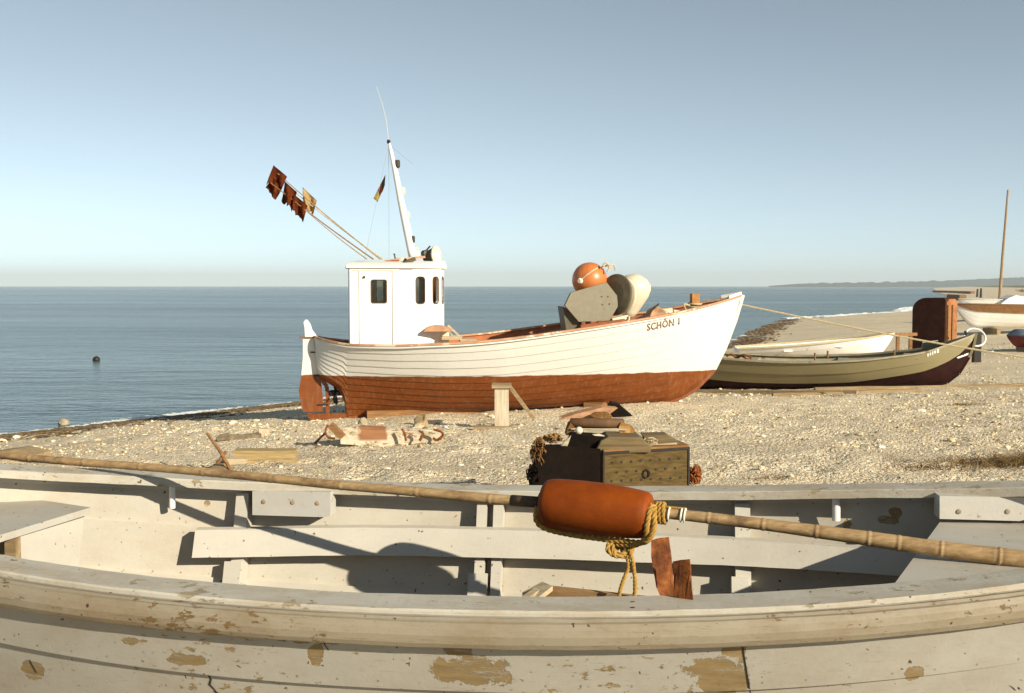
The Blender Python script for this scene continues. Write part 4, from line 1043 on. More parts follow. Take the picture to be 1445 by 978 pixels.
# squared timber block
a, b_ = ground_at(328, 656), ground_at(414, 653); a = ground_at(329, 657); b_ = ground_at(416, 654)
bm = B(); hh = 22 / F * a.y; d_ = (b_ - a); dirn = Vector((d_.x, d_.y, 0)).normalized(); nrm = Vector((-dirn.y, dirn.x, 0))
cc = (a + b_) / 2 + nrm * .11 + Vector((0, 0, hh / 2 - .02)); box(bm, cc, (d_.length, .22, hh), Matrix((dirn, nrm, Vector((0, 0, 1)))).transposed())
bmesh.ops.subdivide_edges(bm, edges=bm.edges, cuts=2); jitter(bm, .012, 4); o_ = link('timber_block', bm, wood('stained squared timber', (.20, .13, .05), (.50, .38, .19), 5)); tag(o_, 'squared yellowish timber block lying on the sand right of the crossed sticks', 'timber')
bm = B(); p = ground_at(340, 656); box(bm, p + Vector((-.03, -.08, .04)), (.22, .12, .09), Matrix.Rotation(.2, 3, 'Z')); jitter(bm, .012, 6); o_ = link('wood_chip', bm, M['palewood']); tag(o_, 'small pale wood chip against the timber block', 'wood')
# crossed sticks
p1, p2 = ground_at(297, 662), ground_at(326, 664)
for (a, b_, lab, cat) in ((p1 + Vector((0, .1, -.02)), at_y(319, 637, p1.y + .1), 'short dark stick of the crossed pair, leaning right', 'stick'), (p2, at_y(292, 611, p2.y + .15), 'longer brown stick of the crossed pair, leaning left', 'stick')):
    bm = B(); tube(bm, [a - (b_ - a) * .05, a.lerp(b_, .5) + Vector((.01, 0, .01)), b_], [.02, .018, .014], 7); o_ = link('stick', bm, M['brownwood']); tag(o_, lab, cat, 'crossed sticks on the sand')
bm = B(); prism(bm, [ground_at(292, 664), ground_at(322, 665), at_y(316, 655, p1.y), at_y(300, 657, p1.y)], (0, 1, 0), .15); jitter(bm, .02, 5); o_ = link('wood_scrap', bm, M['drywood']); tag(o_, 'low brown wood scrap at the foot of the crossed sticks', 'wood')
# dark log half buried
a, b_ = ground_at(306, 624), ground_at(366, 619); bm = B(); tube(bm, [a.lerp(b_, k / 8) + Vector((0, 0, .02 + .02 * math.sin(k))) for k in range(9)], [.04, .06, .07, .06, .065, .055, .06, .05, .03], 9); bmesh.ops.subdivide_edges(bm, edges=bm.edges, cuts=1); jitter(bm, .025, 8)
o_ = link('log', bm, plain('grey brown bark', (.20, .15, .09), .9, .5, 12, .7)); tag(o_, 'rough grey brown log half buried behind the crossed sticks', 'log')
p = ground_at(372, 616); bm = B(); box(bm, p + Vector((0, 0, .05)), (.13, .1, .1), Matrix.Rotation(.4, 3, 'Z')); jitter(bm, .02, 8); o_ = link('wood_scrap', bm, M['palewood']); tag(o_, 'pale wood knob at the end of the half buried log', 'wood')
# board at far left
a, b_ = ground_at(-30, 650), ground_at(62, 648); bm = B(); L = (b_ - a).length; hh = 17 / F * a.y
prism(bm, [a, b_, b_ + Vector((0, 0, hh * .55)), a.lerp(b_, .68) + Vector((0, 0, hh * 1.0)), a + Vector((0, 0, hh * .6))], (0.1, 1, 0), .3); jitter(bm, .01, 3); o_ = link('wooden_slab', bm, M['drywood']); tag(o_, 'low pitched wooden slab behind the pole at the left edge', 'wood')
# peeled hull fragment
a, b_ = ground_at(478, 628), ground_at(620, 622); d_ = b_ - a; t = thing('wreck_plank', 'broken white and orange hull plank with rusty iron bands in front of the keel', 'wreckage', a)
M['wreck'] = None
def mat_wreck():
    n = N('peeled wreck paint'); s_ = n.sep(n.obj()); base = n.ramp(n.noise(n.obj((.6, 1, 1)), 9, 7, .75), [(.3, (.34, .27, .17)), (.6, (.58, .51, .39))])
    x = n.math('ADD', s_[0], n.math('MULTIPLY', n.math('SUBTRACT', n.noise(n.obj(), 8, 5), .5), .15)); m_ = n.ramp(x, [(.24, 0), (.27, 1), (.56, 1), (.59, 0)])
    zb_ = n.ramp(n.math('ADD', s_[2], 0.), [(.05, 0), (.08, 1)])
    c = n.mix(n.math('MULTIPLY', m_, zb_), base, (.28, .13, .06)); w_ = n.ramp(n.noise(n.obj((.4, 1, 1), (2, 2, 2)), 20, 7, .75), [(.58, 0), (.6, 1)]); c = n.mix(w_, c, (.22, .13, .06))
    n.bsdf(c, .7, n.bump(w_, -.5, .006), spec=.2); return n.m
M['wreck'] = mat_wreck()
px_ = [at_y(x, y, a.y - (x - 478) / 142 * (a.y - b_.y)) for x, y in ((482, 603), (500, 601), (560, 605), (608, 606), (621, 610), (624, 616), (616, 624), (570, 628), (540, 629), (500, 627), (482, 624))]
bm = B(); prism(bm, px_, (0, 1, 0), .22); bmesh.ops.triangulate(bm, faces=bm.faces); bmesh.ops.subdivide_edges(bm, edges=bm.edges, cuts=2); jitter(bm, .025, 4, 5); link('plank', bm, M['wreck'], t, world=True)
Yw = a.y - .14
for xs_ in (((567, 605), (571, 612), (573, 622)), ((591, 608), (597, 612), (592, 622)), ((612, 606), (622, 609), (625, 614), (617, 621), (611, 618))):
    bm = B(); tube(bm, smoothpath([at_y(x, y, Yw - .02) for x, y in xs_], 4), .016, 6); link('iron_band', bm, M['rust'], t, world=True)
bm = B(); beam(bm, at_y(466, 599, Yw - .05), at_y(484, 617, Yw - .05), .12, .07); link('cross_piece', bm, M['brownwood'], t, world=True)
bm = B(); tube(bm, smoothpath([at_y(x, y, Yw - .1) for x, y in ((463, 600), (459, 608), (463, 617), (473, 619))]), .014, 6); tube(bm, [at_y(459, 611, Yw - .1), ground_at(444, 626)], .016, 6); link('iron_hoop', bm, M['rust'], t, world=True)
# lumps under the boat
def lump(x, y, r, m, name, label, cat, sq=.7, seed=1, group=None):
    p = ground_at(x, y); bm = B(); bmesh.ops.create_icosphere(bm, subdivisions=3, radius=r); jitter(bm, r * .45, 1.6 / r * .6, seed)
    for v in bm.verts: v.co.z = max(v.co.z * sq, -r * .3) + r * .25
    o = link(name, bm, m, smooth=False); o.location = p; tag(o, label, cat, group); return o
lump(596, 600, .10, M['drywood'], 'wood_scrap', 'gnarled pale driftwood lump standing behind the wreck plank', 'wood', 1.1, 3)
lump(590, 604, .06, M['palewood'], 'wood_scrap', 'pale splintered lump touching the wreck plank', 'wood', .9, 4)
lump(512, 603, .07, M['stone'], 'stone', 'small upright stone behind the left end of the wreck plank', 'stone', 1.6, 5)
lump(848, 592, .15, M['netbrown'], 'net_heap', 'brown net heap under the forefoot behind the roller', 'net', .5, 6)
bm = B(); p = ground_at(838, 590); prism(bm, [p + Vector(q) for q in ((-.5, 0, 0), (.1, 0, 0), (.32, 0, .16), (.1, 0, .17), (-.3, 0, .06))], (0, 1, 0), .35); jitter(bm, .03, 4); o_ = link('canvas_heap', bm, M['tarp']); tag(o_, 'flattened brownish canvas under the red forefoot', 'canvas')
bm = B(); p = ground_at(872, 586); prism(bm, [p + Vector(q) for q in ((-.22, 0, 0), (.2, 0, 0), (.0, 0, .17), (-.1, 0, .19))], (0, 1, 0), .3); o_ = link('keel_wedge', bm, M['dark']); tag(o_, 'dark wedge of wood at the right end of the canvas', 'wedge')
lump(90, 597, .10, M['stone'], 'rock', 'small rock standing in the shallow water near the shoreline', 'rock', .9, 8).location = at_z(90, 599, 0)
# rock base sits in the shallows; dark mooring float farther out
q = at_z(136, 510, 0); bm = B(); bmesh.ops.create_icosphere(bm, subdivisions=3, radius=.125)
for v in bm.verts: v.co.z *= .95
o_ = link('sea_float', bm, M['black'], smooth=True); o_.location = q + Vector((0, 0, .06)); tag(o_, 'dark round float alone on the open water', 'float')

# ---- fish box pile with net, roller
gx = ground_at(850, 686); BY = 8.6
def pile():
    zg = float(gz(gx.x, BY)); P = lambda x, y, Y: at_y(x, y, Y)
    # perforated wooden chest, its lit end towards the sun
    t = thing('fish_chest', 'brown wooden fish chest with rows of drilled holes and an iron ring', 'chest', (P(851, 640, BY).x, BY, zg))
    M['chest'] = wood('chest wood', (.045, .027, .008), (.16, .105, .035), 8)
    fl0, fl1 = P(851, 637, BY), P(971, 630, BY + .12); hgt = fl0.z - zg
    a0 = Vector((fl0.x, fl0.y, zg)); a1 = Vector((fl1.x, fl1.y, zg)); d = (a1 - a0).normalized(); n = Vector((d.y, -d.x, 0)); back = -n * .42
    bm = B(); prism(bm, [a0, a1, Vector((a1.x, a1.y, fl1.z)), fl0], n, .03)
    link('front_panel', bm, M['chest'], t, world=True)
    bm = B()
    for A in (a0, a1): prism(bm, [A, A + back, A + back + Vector((0, 0, hgt)), A + Vector((0, 0, hgt))], d, .03)
    prism(bm, [a0 + back, a1 + back, a1 + back + Vector((0, 0, hgt)), a0 + back + Vector((0, 0, hgt))], n, .03); link('side_panel', bm, M['chest'], t, world=True)
    bm = B(); prism(bm, [fl0 + n * .02, fl1 + n * .02, fl1 + back, fl0 + back], (0, 0, 1), .03); link('lid', bm, M['brownwood'], t, world=True)
    bm = B(); 
    for (x0, x1, y0, y1, n_) in ((863.5, 958, 653, 647, 8), (870.5, 952.5, 666.5, 660.5, 7), (863, 960, 679, 674, 8)):
        for i in range(n_):
            q = at_plane(x0 + (x1 - x0) * i / (n_ - 1), y0 + (y1 - y0) * i / (n_ - 1), a0 + n * .0155, n); lathe(bm, [(-.004, .0105), (.0018, .0105)], q, n, 10)
    h_ = link('drain_hole', bm, M['black'], t, world=True)
    q = at_plane(912.5, 668.5, a0 + n * .028, n); bm = B(); tube(bm, [q + d * .024 * math.cos(a) + Vector((0, 0, .03 * math.sin(a))) for a in [k * math.pi / 8 for k in range(17)]], .0055, 6, cap=False); link('ring_handle', bm, M['black'], t, world=True)
    bm = B()
    for A in (fl0, fl1): beam(bm, Vector((A.x, A.y, zg)) + n * .018, A + n * .018, .012, .012, up=n)
    beam(bm, fl0 + n * .02 - Vector((0, 0, .01)), fl1 + n * .02 - Vector((0, 0, .01)), .012, .018); link('edge_band', bm, M['black'], t, world=True)
    # second box left, near-black colour stands for the shade inside
    t = thing('shaded_box', 'open box, its shade coloured black, left of the drilled chest, half hidden by ropes', 'box', (P(800, 640, BY).x, BY + .1, zg))
    b0, b1 = P(752, 632, BY - .02), P(849, 637, BY - .02); z1 = b0.z
    bm = B(); dd = Vector((b1.x - b0.x, b1.y - b0.y, 0)); 
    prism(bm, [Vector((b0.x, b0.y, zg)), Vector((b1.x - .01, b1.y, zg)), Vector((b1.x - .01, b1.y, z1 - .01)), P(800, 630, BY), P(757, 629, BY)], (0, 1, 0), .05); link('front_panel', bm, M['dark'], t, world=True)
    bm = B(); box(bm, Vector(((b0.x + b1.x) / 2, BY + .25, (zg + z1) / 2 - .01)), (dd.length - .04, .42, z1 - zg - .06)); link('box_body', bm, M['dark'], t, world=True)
    # sloping lid board & loose boards on top
    Yt = BY + .18
    def slab(pts, m, th, name, label, cat='board', grp='loose boards on the box pile', Y=Yt, n=(0, 1, 0)):
        bm = B(); prism(bm, [P(x, y, Y) for x, y in pts], n, th); bmesh.ops.recalc_face_normals(bm, faces=bm.faces); bevel(bm, .004, 1); o = link(name, bm, m); tag(o, label, cat, grp)
    M['greyboard'] = wood('grey brown board', (.08, .055, .025), (.24, .175, .09), 6)
    slab([(836, 636), (846, 618), (856, 612.5), (900, 613), (916, 626), (914, 634)], M['greyboard'], .34, 'slanted_lid', 'big slanted grey brown lid resting on the drilled chest')
    slab([(796, 634), (806, 611), (854, 614), (838, 634)], M['dark'], .2, 'slanted_lid', 'black slanted lid over the shaded box')
    slab([(788, 633), (797, 622), (806, 614), (799, 634)], M['palewood'], .03, 'board_offcut', 'small pale pointed offcut leaning on the black lid', Y=BY + .04)
    slab([(905, 612.5), (939, 611.5), (956, 622), (955, 629), (916, 631)], M['greyboard'], .2, 'tray', 'shallow grey tray at the right end of the pile', cat='tray', Y=Yt + .1)
    slab([(914, 627.5), (955, 624.5), (955, 628.5), (915, 632)], M['palewood'], .03, 'board_offcut', 'pale thin strip along the front of the grey tray', Y=BY + .16)
    # roller with bagged ends
    Yr = BY + .32; t = thing('net_roller', 'brown cylindrical roller with bagged ends on top of the box pile', 'roller', P(842, 610, Yr))
    bm = B(); a, b_ = P(804, 597, Yr), P(881, 597.5, Yr); d_ = (b_ - a); 
    lathe(bm, [(0, .02), (.005, .036), (d_.length * .3, .042), (d_.length * .6, .041), (d_.length - .01, .036), (d_.length, .02)], a, d_, 18); jitter(bm, .004, 12); link('drum', bm, plain('stained dark roller', (.13, .065, .025), .7, .5, 9, .4), t, smooth=True, world=True)
    bm = B(); tube(bm, [P(806, 605.5, Yr - .06), P(884, 606.5, Yr - .06)], .007, 6); link('rod', bm, M['palewood'], t, world=True)
    for (pts_, m) in ((((804, 596), (800, 604), (798, 612), (806, 612), (812, 605)), M['netbrown']), (((876, 596), (888, 598), (896, 607), (890, 612), (876, 611), (872, 604)), M['drybag'])):
        bm = B(); prism(bm, [P(x, y, Yr) for x, y in pts_], (0, 1, 0), .1); bmesh.ops.triangulate(bm, faces=bm.faces); bmesh.ops.subdivide_edges(bm, edges=bm.edges, cuts=2); jitter(bm, .02, 14); link('bagged_end', bm, m, t, world=True)
    bm = B(); bmesh.ops.create_icosphere(bm, subdivisions=3, radius=.03); bmesh.ops.translate(bm, verts=bm.verts, vec=P(817, 607.5, BY + .1)); o = link('net_float', bm, M['cream'], smooth=True); tag(o, 'little pale ball float at the left end of the roller', 'float')
    bm = B(); prism(bm, [P(x, y, BY + .12) for x, y in ((836, 613), (845, 612), (853, 615), (851, 618), (842, 615.5))], (0, 1, 0), .04); o = link('cloth_scrap', bm, M['cream']); tag(o, 'white cloth scrap on the slanted lid', 'cloth')
    # ropes and netting tangles
    def tangle(name, label, cx, cy, rx, ry, Y, ny, n, r, m, droop=True, cat='net'):
        bm = B()
        for k in range(n):
            pts = []; q = Vector((random.gauss(0, .42), 0, random.gauss(0, .42)))
            for i in range(7):
                q = q * .86 + Vector((random.gauss(0, .34), random.gauss(0, .4), random.gauss(0, .34)))
                if q.length > 1.15: q *= 1.15 / q.length
                p = P(cx + q.x * rx, cy + q.z * ry, Y + q.y * ny); pts.append(p)
            tube(bm, smoothpath(pts, 5), r * random.uniform(.6, 1.3), 5)
        o = link(name, bm, m, smooth=True); tag(o, label, cat); return o
    tangle('net_tangle', 'dark brown tangle of rope draped over the left end of the shaded box', 761, 640, 11, 20, BY + .05, .10, 60, .0045, M['netbrown'])
    tangle('net_tangle', 'black rope tangle at the foot of the pile, left corner', 753, 670, 9, 16, BY, .10, 50, .005, M['dark'])
    tangle('rope_tangle', 'brown and cream cord tangle between the net and the roller', 781, 618, 13, 6, BY + .2, .10, 40, .004, M['drybag'], cat='rope')
    tangle('net_tangle', 'orange net hanging out behind the right end of the chest', 980, 670, 9, 14, BY + .25, .1, 60, .004, M['netorange'])
    tangle('rope_tangle', 'thin pale cord looped over the grey tray', 918, 622, 12, 7, BY + .12, .04, 5, .0035, M['ropePale'], cat='rope')
    tangle('rope_tangle', 'pale cord lying on top of the roller', 852, 593, 14, 5, BY + .4, .08, 6, .004, M['ropePale'], cat='rope')
M['drybag'] = plain('golden brown sacking', (.40, .22, .07), .85, .45, 18, .6)
pile()

# ------------------------------------------------------------------ shingle, weed, foam, reeds (uncountable)
def ico():
    bm = B(); bmesh.ops.create_icosphere(bm, subdivisions=1, radius=1); v = np.array([x.co[:] for x in bm.verts]); f = np.array([[q.index for q in fa.verts] for fa in bm.faces]); bm.free(); return v, f
IV, IF = ico()
def scatter(name, P, r, m, flat=.5, label=None, tag_kind='stuff', el=(.7, 1.5), embed=.3):
    n = len(P); P = np.array(P); r = np.array(r)
    v = np.repeat(IV[None], n, 0) * RNG.uniform(.78, 1.2, (n, len(IV), 1))
    sc = np.stack([RNG.uniform(*el, n), RNG.uniform(.6, 1.1, n), flat * RNG.uniform(.6, 1.3, n)], 1)[:, None, :]
    v = v * sc * r[:, None, None]; a = RNG.uniform(0, 2 * np.pi, n)[:, None]; x, y = v[..., 0].copy(), v[..., 1].copy()
    v[..., 0], v[..., 1] = x * np.cos(a) - y * np.sin(a), x * np.sin(a) + y * np.cos(a)
    v += P[:, None, :]; v[..., 2] += (r * flat * (1 - embed * 2))[:, None] * .5
    f = (IF[None] + (np.arange(n) * len(IV))[:, None, None]).reshape(-1, 3)
    o = raw_mesh(name, v.reshape(-1, 3), f, m, False); tag(o, label, kind=tag_kind); return o
def zvec(X, Y):
    Z = gz(X, Y); rr = np.hypot(X, Y - 12); k = np.clip(1 - rr / 45, 0, 1) * np.clip((dshore(X, Y) + .5) / 2, 0, 1)
    return Z + np.array([kk * bump_at(x, y) for x, y, kk in zip(X, Y, k)]) + k * feet_at(X, Y)
def mat_pebble(name, stops, rough=.75):
    n = N(name); g = n.new('ShaderNodeNewGeometry'); r_ = g.outputs['Random Per Island']
    c = n.ramp(r_, stops); c = n.mix(n.ramp(n.noise(n.obj(), 40, 4), [(.4, 0), (.7, .4)]), c, (.3, .24, .16)); n.bsdf(c, rough, spec=.25); return n.m
M['pebbles'] = mat_pebble('beach pebbles', [(0, (.09, .06, .035)), (.14, (.28, .20, .12)), (.4, (.64, .49, .28)), (.75, (.80, .66, .42)), (.93, (.88, .80, .60)), (1, (.88, .84, .74))])
n = 60000; Y = 6.2 + 30 * RNG.uniform(0, 1, n) ** 1.5; X = RNG.uniform(-.52, .52, n) * Y; d = dshore(X, Y)
dens = np.array([noise.noise(Vector((x * .45, y * .45, 4))) for x, y in zip(X, Y)]); k = (d > .25) & (RNG.uniform(0, 1, n) < np.clip(.5 + dens * 1.1, .12, 1)); X, Y = X[k], Y[k]
rr = np.clip(.0080 * np.exp(RNG.normal(0, .55, len(X))), .004, .05) * np.clip(Y / 12, .8, 1.4)
scatter('pebbles', np.stack([X, Y, zvec(X, Y)], 1), rr, M['pebbles'], .6, 'pale and brown pebbles strewn over the beach')
k2 = RNG.integers(0, len(X), 420); scatter('stones', np.stack([X[k2], Y[k2], zvec(X[k2], Y[k2])], 1), RNG.uniform(.014, .034, 420), M['pebbles'], .6, 'larger stones lying here and there on the shingle')
M['weed'] = mat_pebble('dry seaweed', [(0, (.05, .03, .012)), (.5, (.12, .07, .025)), (1, (.26, .16, .06))])
def along_shore(n, y0, y1, d0, d1, clump=.5, seed=0):
    out = []
    while len(out) < n:
        Y = random.uniform(y0, y1); i = np.interp(Y, SHORE[:, 1], SHORE[:, 0]); X = i + random.gauss((d0 + d1) / 2, (d1 - d0) / 3) * 1.2
        if noise.noise(Vector((X * .5, Y * .35, seed))) + .4 * noise.noise(Vector((X * 2, Y * 2, seed))) > clump - .5 + random.gauss(0, .12): out.append((X, Y))
    a = np.array(out); return a
a = along_shore(9000, 17, 32, .15, 1.25, .42, 1); d = dshore(a[:, 0], a[:, 1]); a = a[d > .05]
b2 = along_shore(1500, 17, 40, 1.3, 2.6, .72, 2)
c2 = along_shore(2400, 44, 95, .0, 1.3, .5, 5)
for j, (pp_, sz, lab) in enumerate(((a, .032, 'belt of brown seaweed left along the waterline, left half'), (b2, .03, 'loose seaweed flecks higher up the sand'), (c2, .055, 'dark seaweed on the sand spit behind the white bow'))):
    z = gz(pp_[:, 0], pp_[:, 1]) + .01; scatter('seaweed', np.stack([pp_[:, 0], pp_[:, 1], z], 1), sz * RNG.uniform(.4, 1.5, len(pp_)), M['weed'], .35, lab, el=(1., 2.6))
M['foam'] = plain('sea foam', (.8, .82, .8), .8, .05, 8, .1)
fo = along_shore(5200, 19, 60, -.22, .02, .5, 9); ph = np.sin(fo[:, 1] * 1.3) * .12
scatter('foam', np.stack([fo[:, 0] + ph - .05, fo[:, 1], np.full(len(fo), .006)], 1), .03 * RNG.uniform(.3, 1.4, len(fo)), M['foam'], .12, 'thin line of foam where the sea meets the beach', el=(1., 3.))
fo = along_shore(1400, 90, 135, -1.6, -.4, .5, 9)
scatter('foam', np.stack([fo[:, 0], fo[:, 1], np.full(len(fo), .02)], 1), .22 * RNG.uniform(.3, 1.4, len(fo)), M['foam'], .25, 'small wave breaking on the sand spit behind the hooded box', el=(1., 3.))
# dry reed litter at the right edge
pts = []
c0 = ground_at(1390, 655)
while len(pts) < 3600:
    x = random.gauss(1.0, .75); y = random.gauss(0, .16) + .05 * x
    X, Y = c0.x + x, c0.y + y + .15 * (x > .5)
    pts.append((X, Y, float(gz(X, Y)) + .0))
M['reed'] = mat_foliage('dry reed litter', (.10, .06, .02), (.34, .22, .09))
blades('dry_reeds', pts, .07, .012, M['reed'], 2.2, 'dry brown reed litter on the sand near the right edge')
pts = []
for cx_, cy_, n_, w_ in ((1290, 660, 260, .35), (1090, 676, 60, .1), (1360, 572, 120, .16), (1180, 560, 60, .2), (980, 690, 60, .2), (830, 578, 40, .2), (370, 650, 60, .3)):
    g_ = ground_at(cx_, cy_)
    for _ in range(n_): X, Y = g_.x + random.gauss(0, w_), g_.y + random.gauss(0, w_ * .3); pts.append((X, Y, float(gz(X, Y))))
blades('straw', pts, .05, .009, M['reed'], 1.8, 'thin straw wisps scattered over the sand')
# small dark stones breaking the even shingle
pts = [];
# ------------------------------------------------------------------ the near boat we look into
FB = Frame((-.156, 3.21, 0), -.12); FZ = 1.9
zgF = float(gz(-.156, 3.21)); FB.O.z = 0
fb = thing('rowing_boat', 'large peeling white wooden boat in the foreground, seen across its open inside', 'boat', FB.O, FB.yaw)
bF = lambda S: .816 * max(0., 1 - abs((S - .07) / 2.59) ** 2.45)
zF = lambda S: FZ + .033 * S * S
def kF(S):
    u = abs((S - .07) / 2.59); return 1.03 + (zF(S) - 1.03) * max(0, (u - .72) / .28) ** 2.2
SK = .035
HF = Hull(lambda S: max(.004, bF(S) - SK), lambda S: zF(S) - .012, kF, lambda S: .30 + .4 * abs((S - .07) / 2.59) ** 3, .07 - 2.585, .07 + 2.585, ns=110, N=7, th=.014, wall=.016, kw=.03)
def fnear(x, y, side=1, off=0.):
    """surveyed pixel on the near outer (side 1) or far inner (-1) planking"""
    t = .78 * side
    for _ in range(14):
        S, z = FB.px(x, y, t); v = HF.v_at(S, z); P = HF.pt(S, v, side, HF.lap(v) + (0 if side == 1 else -HF.wall)); t = t * .4 + .6 * (-P.y)
    P = HF.pt(S, v, side, HF.lap(v) + (off if side == 1 else -HF.wall - off)); return P, S, v
pat = []
for x, y, rx, rz in ((668, 944, .085, .035), (648, 910, .03, .03), (1018, 952, .075, .06), (1035, 915, .03, .03), (235, 872, .10, .016), (420, 897, .08, .018), (262, 930, .05, .016), (185, 903, .03, .014), (445, 922, .02, .03), (45, 945, .03, .03), (1290, 950, .02, .02)):
    P, _, _ = fnear(x, y); pat.append((P, (rx, .5, rz)))
M['peelout'] = peel('chalky white peeling paint', (.32, .30, .26), (.24, .17, .08), .645, pat, grime=.45, nails=(1.727, 1.56), streak=.75)
pi_ = []
for x, y, rx, rz in ((1195, 738, .02, .018), (1250, 735, .03, .016), (1262, 724, .018, .012), (292, 711, .008, .008)):
    P, _, _ = fnear(x, y, -1); pi_.append((P, (rx, .5, rz)))
M['peelin'] = peel('cream white inner paint', (.51, .47, .395), (.34, .22, .10), .78, pi_, grime=.45, nails=(1.735, 1.70, 1.565, 1.53), streak=.45)
M['peelrib'] = peel('cream white rib paint', (.53, .495, .43), (.42, .28, .13), .74, (), grime=.15)
M['cap'] = peel('worn gunwale paint', (.49, .455, .38), (.36, .29, .18), .61, (), grime=1.0, fine=.6, streak=1.0)
M['plat'] = peel('worn platform paint', (.46, .435, .38), (.38, .28, .17), .74, (), grime=.5, fine=.7)
M['rub'] = peel('worn cream rubbing strake', (.28, .24, .175), (.18, .11, .045), .63, (), grime=.9, fine=.9, streak=1.0)
bm = B(); HF.build(bm, inner_mat=1, cap_mat=0); link('hull', bm, [M['peelout'], M['peelin']], fb)
def sweep(bm, St, sec, mi=0):
    R_ = [[bm.verts.new(p) for p in sec(S)] for S in St]
    for A, Q in zip(R_[:-1], R_[1:]):
        for k in range(len(A)):
            f = bm.faces.new((A[k], A[(k + 1) % len(A)], Q[(k + 1) % len(A)], Q[k])); f.material_index = mi
    bm.faces.new(R_[0]); bm.faces.new(R_[-1])
StF = [S for S in np.linspace(.07 - 2.5, .07 + 2.5, 260)]
def wob(S, k): return .0025 * noise.noise(Vector((S * 3, k, 0))) + .0012 * noise.noise(Vector((S * 14, k, 4)))
for side in (1, -1):
    y = -side
    bm = B(); sweep(bm, StF, lambda S: [Vector((S, y * max(.002, bF(S) - d), zF(S) + dz + wob(S, d * 90 + side))) for d, dz in ((.160, -.028), (.160, -.003), (.156, .0), (.042, .0), (.038, -.004), (.038, -.028))])
    link('gunwale', bm, M['cap'], fb)
    bm = B(); sweep(bm, StF, lambda S: [Vector((S, y * max(.003, bF(S) - d), zF(S) + dz + wob(S, d * 70 + side + 5))) for d, dz in ((.037, -.078), (.037, -.014), (.016, -.010), (.012, -.015), (.005, -.017), (.0, -.030), (-.002, -.045), (.002, -.062), (.010, -.073), (.018, -.077))])
    link('rubbing_strake', bm, M['rub'], fb)
    bm = B(); sweep(bm, StF, lambda S: [Vector((S, y * max(.002, bF(S) - d), zF(S) + dz + wob(S, d * 90 + side))) for d, dz in ((.070, -.058), (.070, -.030), (.048, -.030), (.048, -.058))])
    link('inwale', bm, M['peelrib'], fb)
# ribs
def rib(S, side, v0, v1, w, dep, mat=None, name='rib', lean=0.):
    bm = B(); R_ = []
    for k in range(15):
        v = v0 + (v1 - v0) * k / 14; s_ = S + lean * k / 14
        a = HF.pt(s_, v, side, -.012); c = HF.pt(s_, v, side, -HF.wall - dep)
        R_.append([bm.verts.new(q) for q in (a + Vector((-w / 2, 0, 0)), a + Vector((w / 2, 0, 0)), c + Vector((w / 2, 0, 0)), c + Vector((-w / 2, 0, 0)))])
    for A, Q in zip(R_[:-1], R_[1:]):
        for k in range(4): bm.faces.new((A[k], A[(k + 1) % 4], Q[(k + 1) % 4], Q[k]))
    bm.faces.new(R_[0]); bm.faces.new(R_[-1]); bevel(bm, .003, 1)
    return link(name, bm, mat or M['peelrib'], fb)
ribx = [(349, 715, .045), (683, 722, .034), (706, 722, .034), (1046, 715, .05)]
RS = []
for x, y, w in ribx:
    P, S, v = fnear(x, y, -1); RS.append(S); rib(S, -1, .045, .30, w, .05)
for x, y, w in ((338, 800, .06), (678, 815, .065), (1042, 815, .055)):
    P, S, v = fnear(x, y, -1); rib(S, -1, .24, .93, w, .06); 
    rib(S, 1, .045, .93, w, .05)
for S in (-1.35, 1.65): rib(S, 1, .045, .9, .05, .05)
bm = B()
sweep(bm, np.linspace(-2.2, 2.3, 60), lambda S: [Vector((S, a, kF(S) + .03 + c)) for a, c in ((-.06, 0), (.06, 0), (.06, .06), (-.06, .06))]); link('keelson', bm, M['peelrib'], fb)
# fore-and-aft bench board on the far ribs
Sa = FB.px(293, 757, -.66)[0]; Sb = FB.px(1330, 780, -.66)[0]
ztp = interp_f([FB.px(295, 738, -.655), FB.px(640, 743, -.67), FB.px(900, 751, -.67), FB.px(1290, 764, -.64)]); zbt = interp_f([FB.px(295, 776, -.655), FB.px(640, 783, -.66), FB.px(900, 790, -.66), FB.px(1290, 799, -.62)])
def yin(S, z, dep): v = HF.v_at(S, z); return HF.pt(S, v, -1, -HF.wall - dep).y
for side in (1, -1):
    bm = B(); sweep(bm, np.linspace(Sa, Sb, 50), lambda S: [Vector((S, -side * q[0], q[1] + wob(S, 30 + q[1]))) for q in ((yin(S, ztp(S), .054), ztp(S)), (yin(S, ztp(S), .082), ztp(S) - .004), (yin(S, zbt(S), .088), zbt(S) + .003), (yin(S, zbt(S), .062), zbt(S)))]); bevel(bm, .002, 1)
    link('side_board', bm, M['peelrib'], fb)
# thin seam cleat above the board and thole pins
for x, y0, y1, wpx in ((243, 680, 709, 9), (1180, 697, 726, 11)):
    Pt, S, v = fnear(x, (y0 + y1) / 2, -1); yy = Pt.y - .052; q0 = FB.loc(x, y0, -yy); q1 = FB.loc(x, y1, -yy)
    r_ = wpx / 2 / F * 3.8; bm = B(); lathe(bm, [(-.02, r_), (.0, r_), ((q0 - q1).length - .0, r_), ((q0 - q1).length + .006, r_ * .7)][::1], q1, q0 - q1, 14)
    link('thole_pin', bm, M['white'], fb, smooth=False)
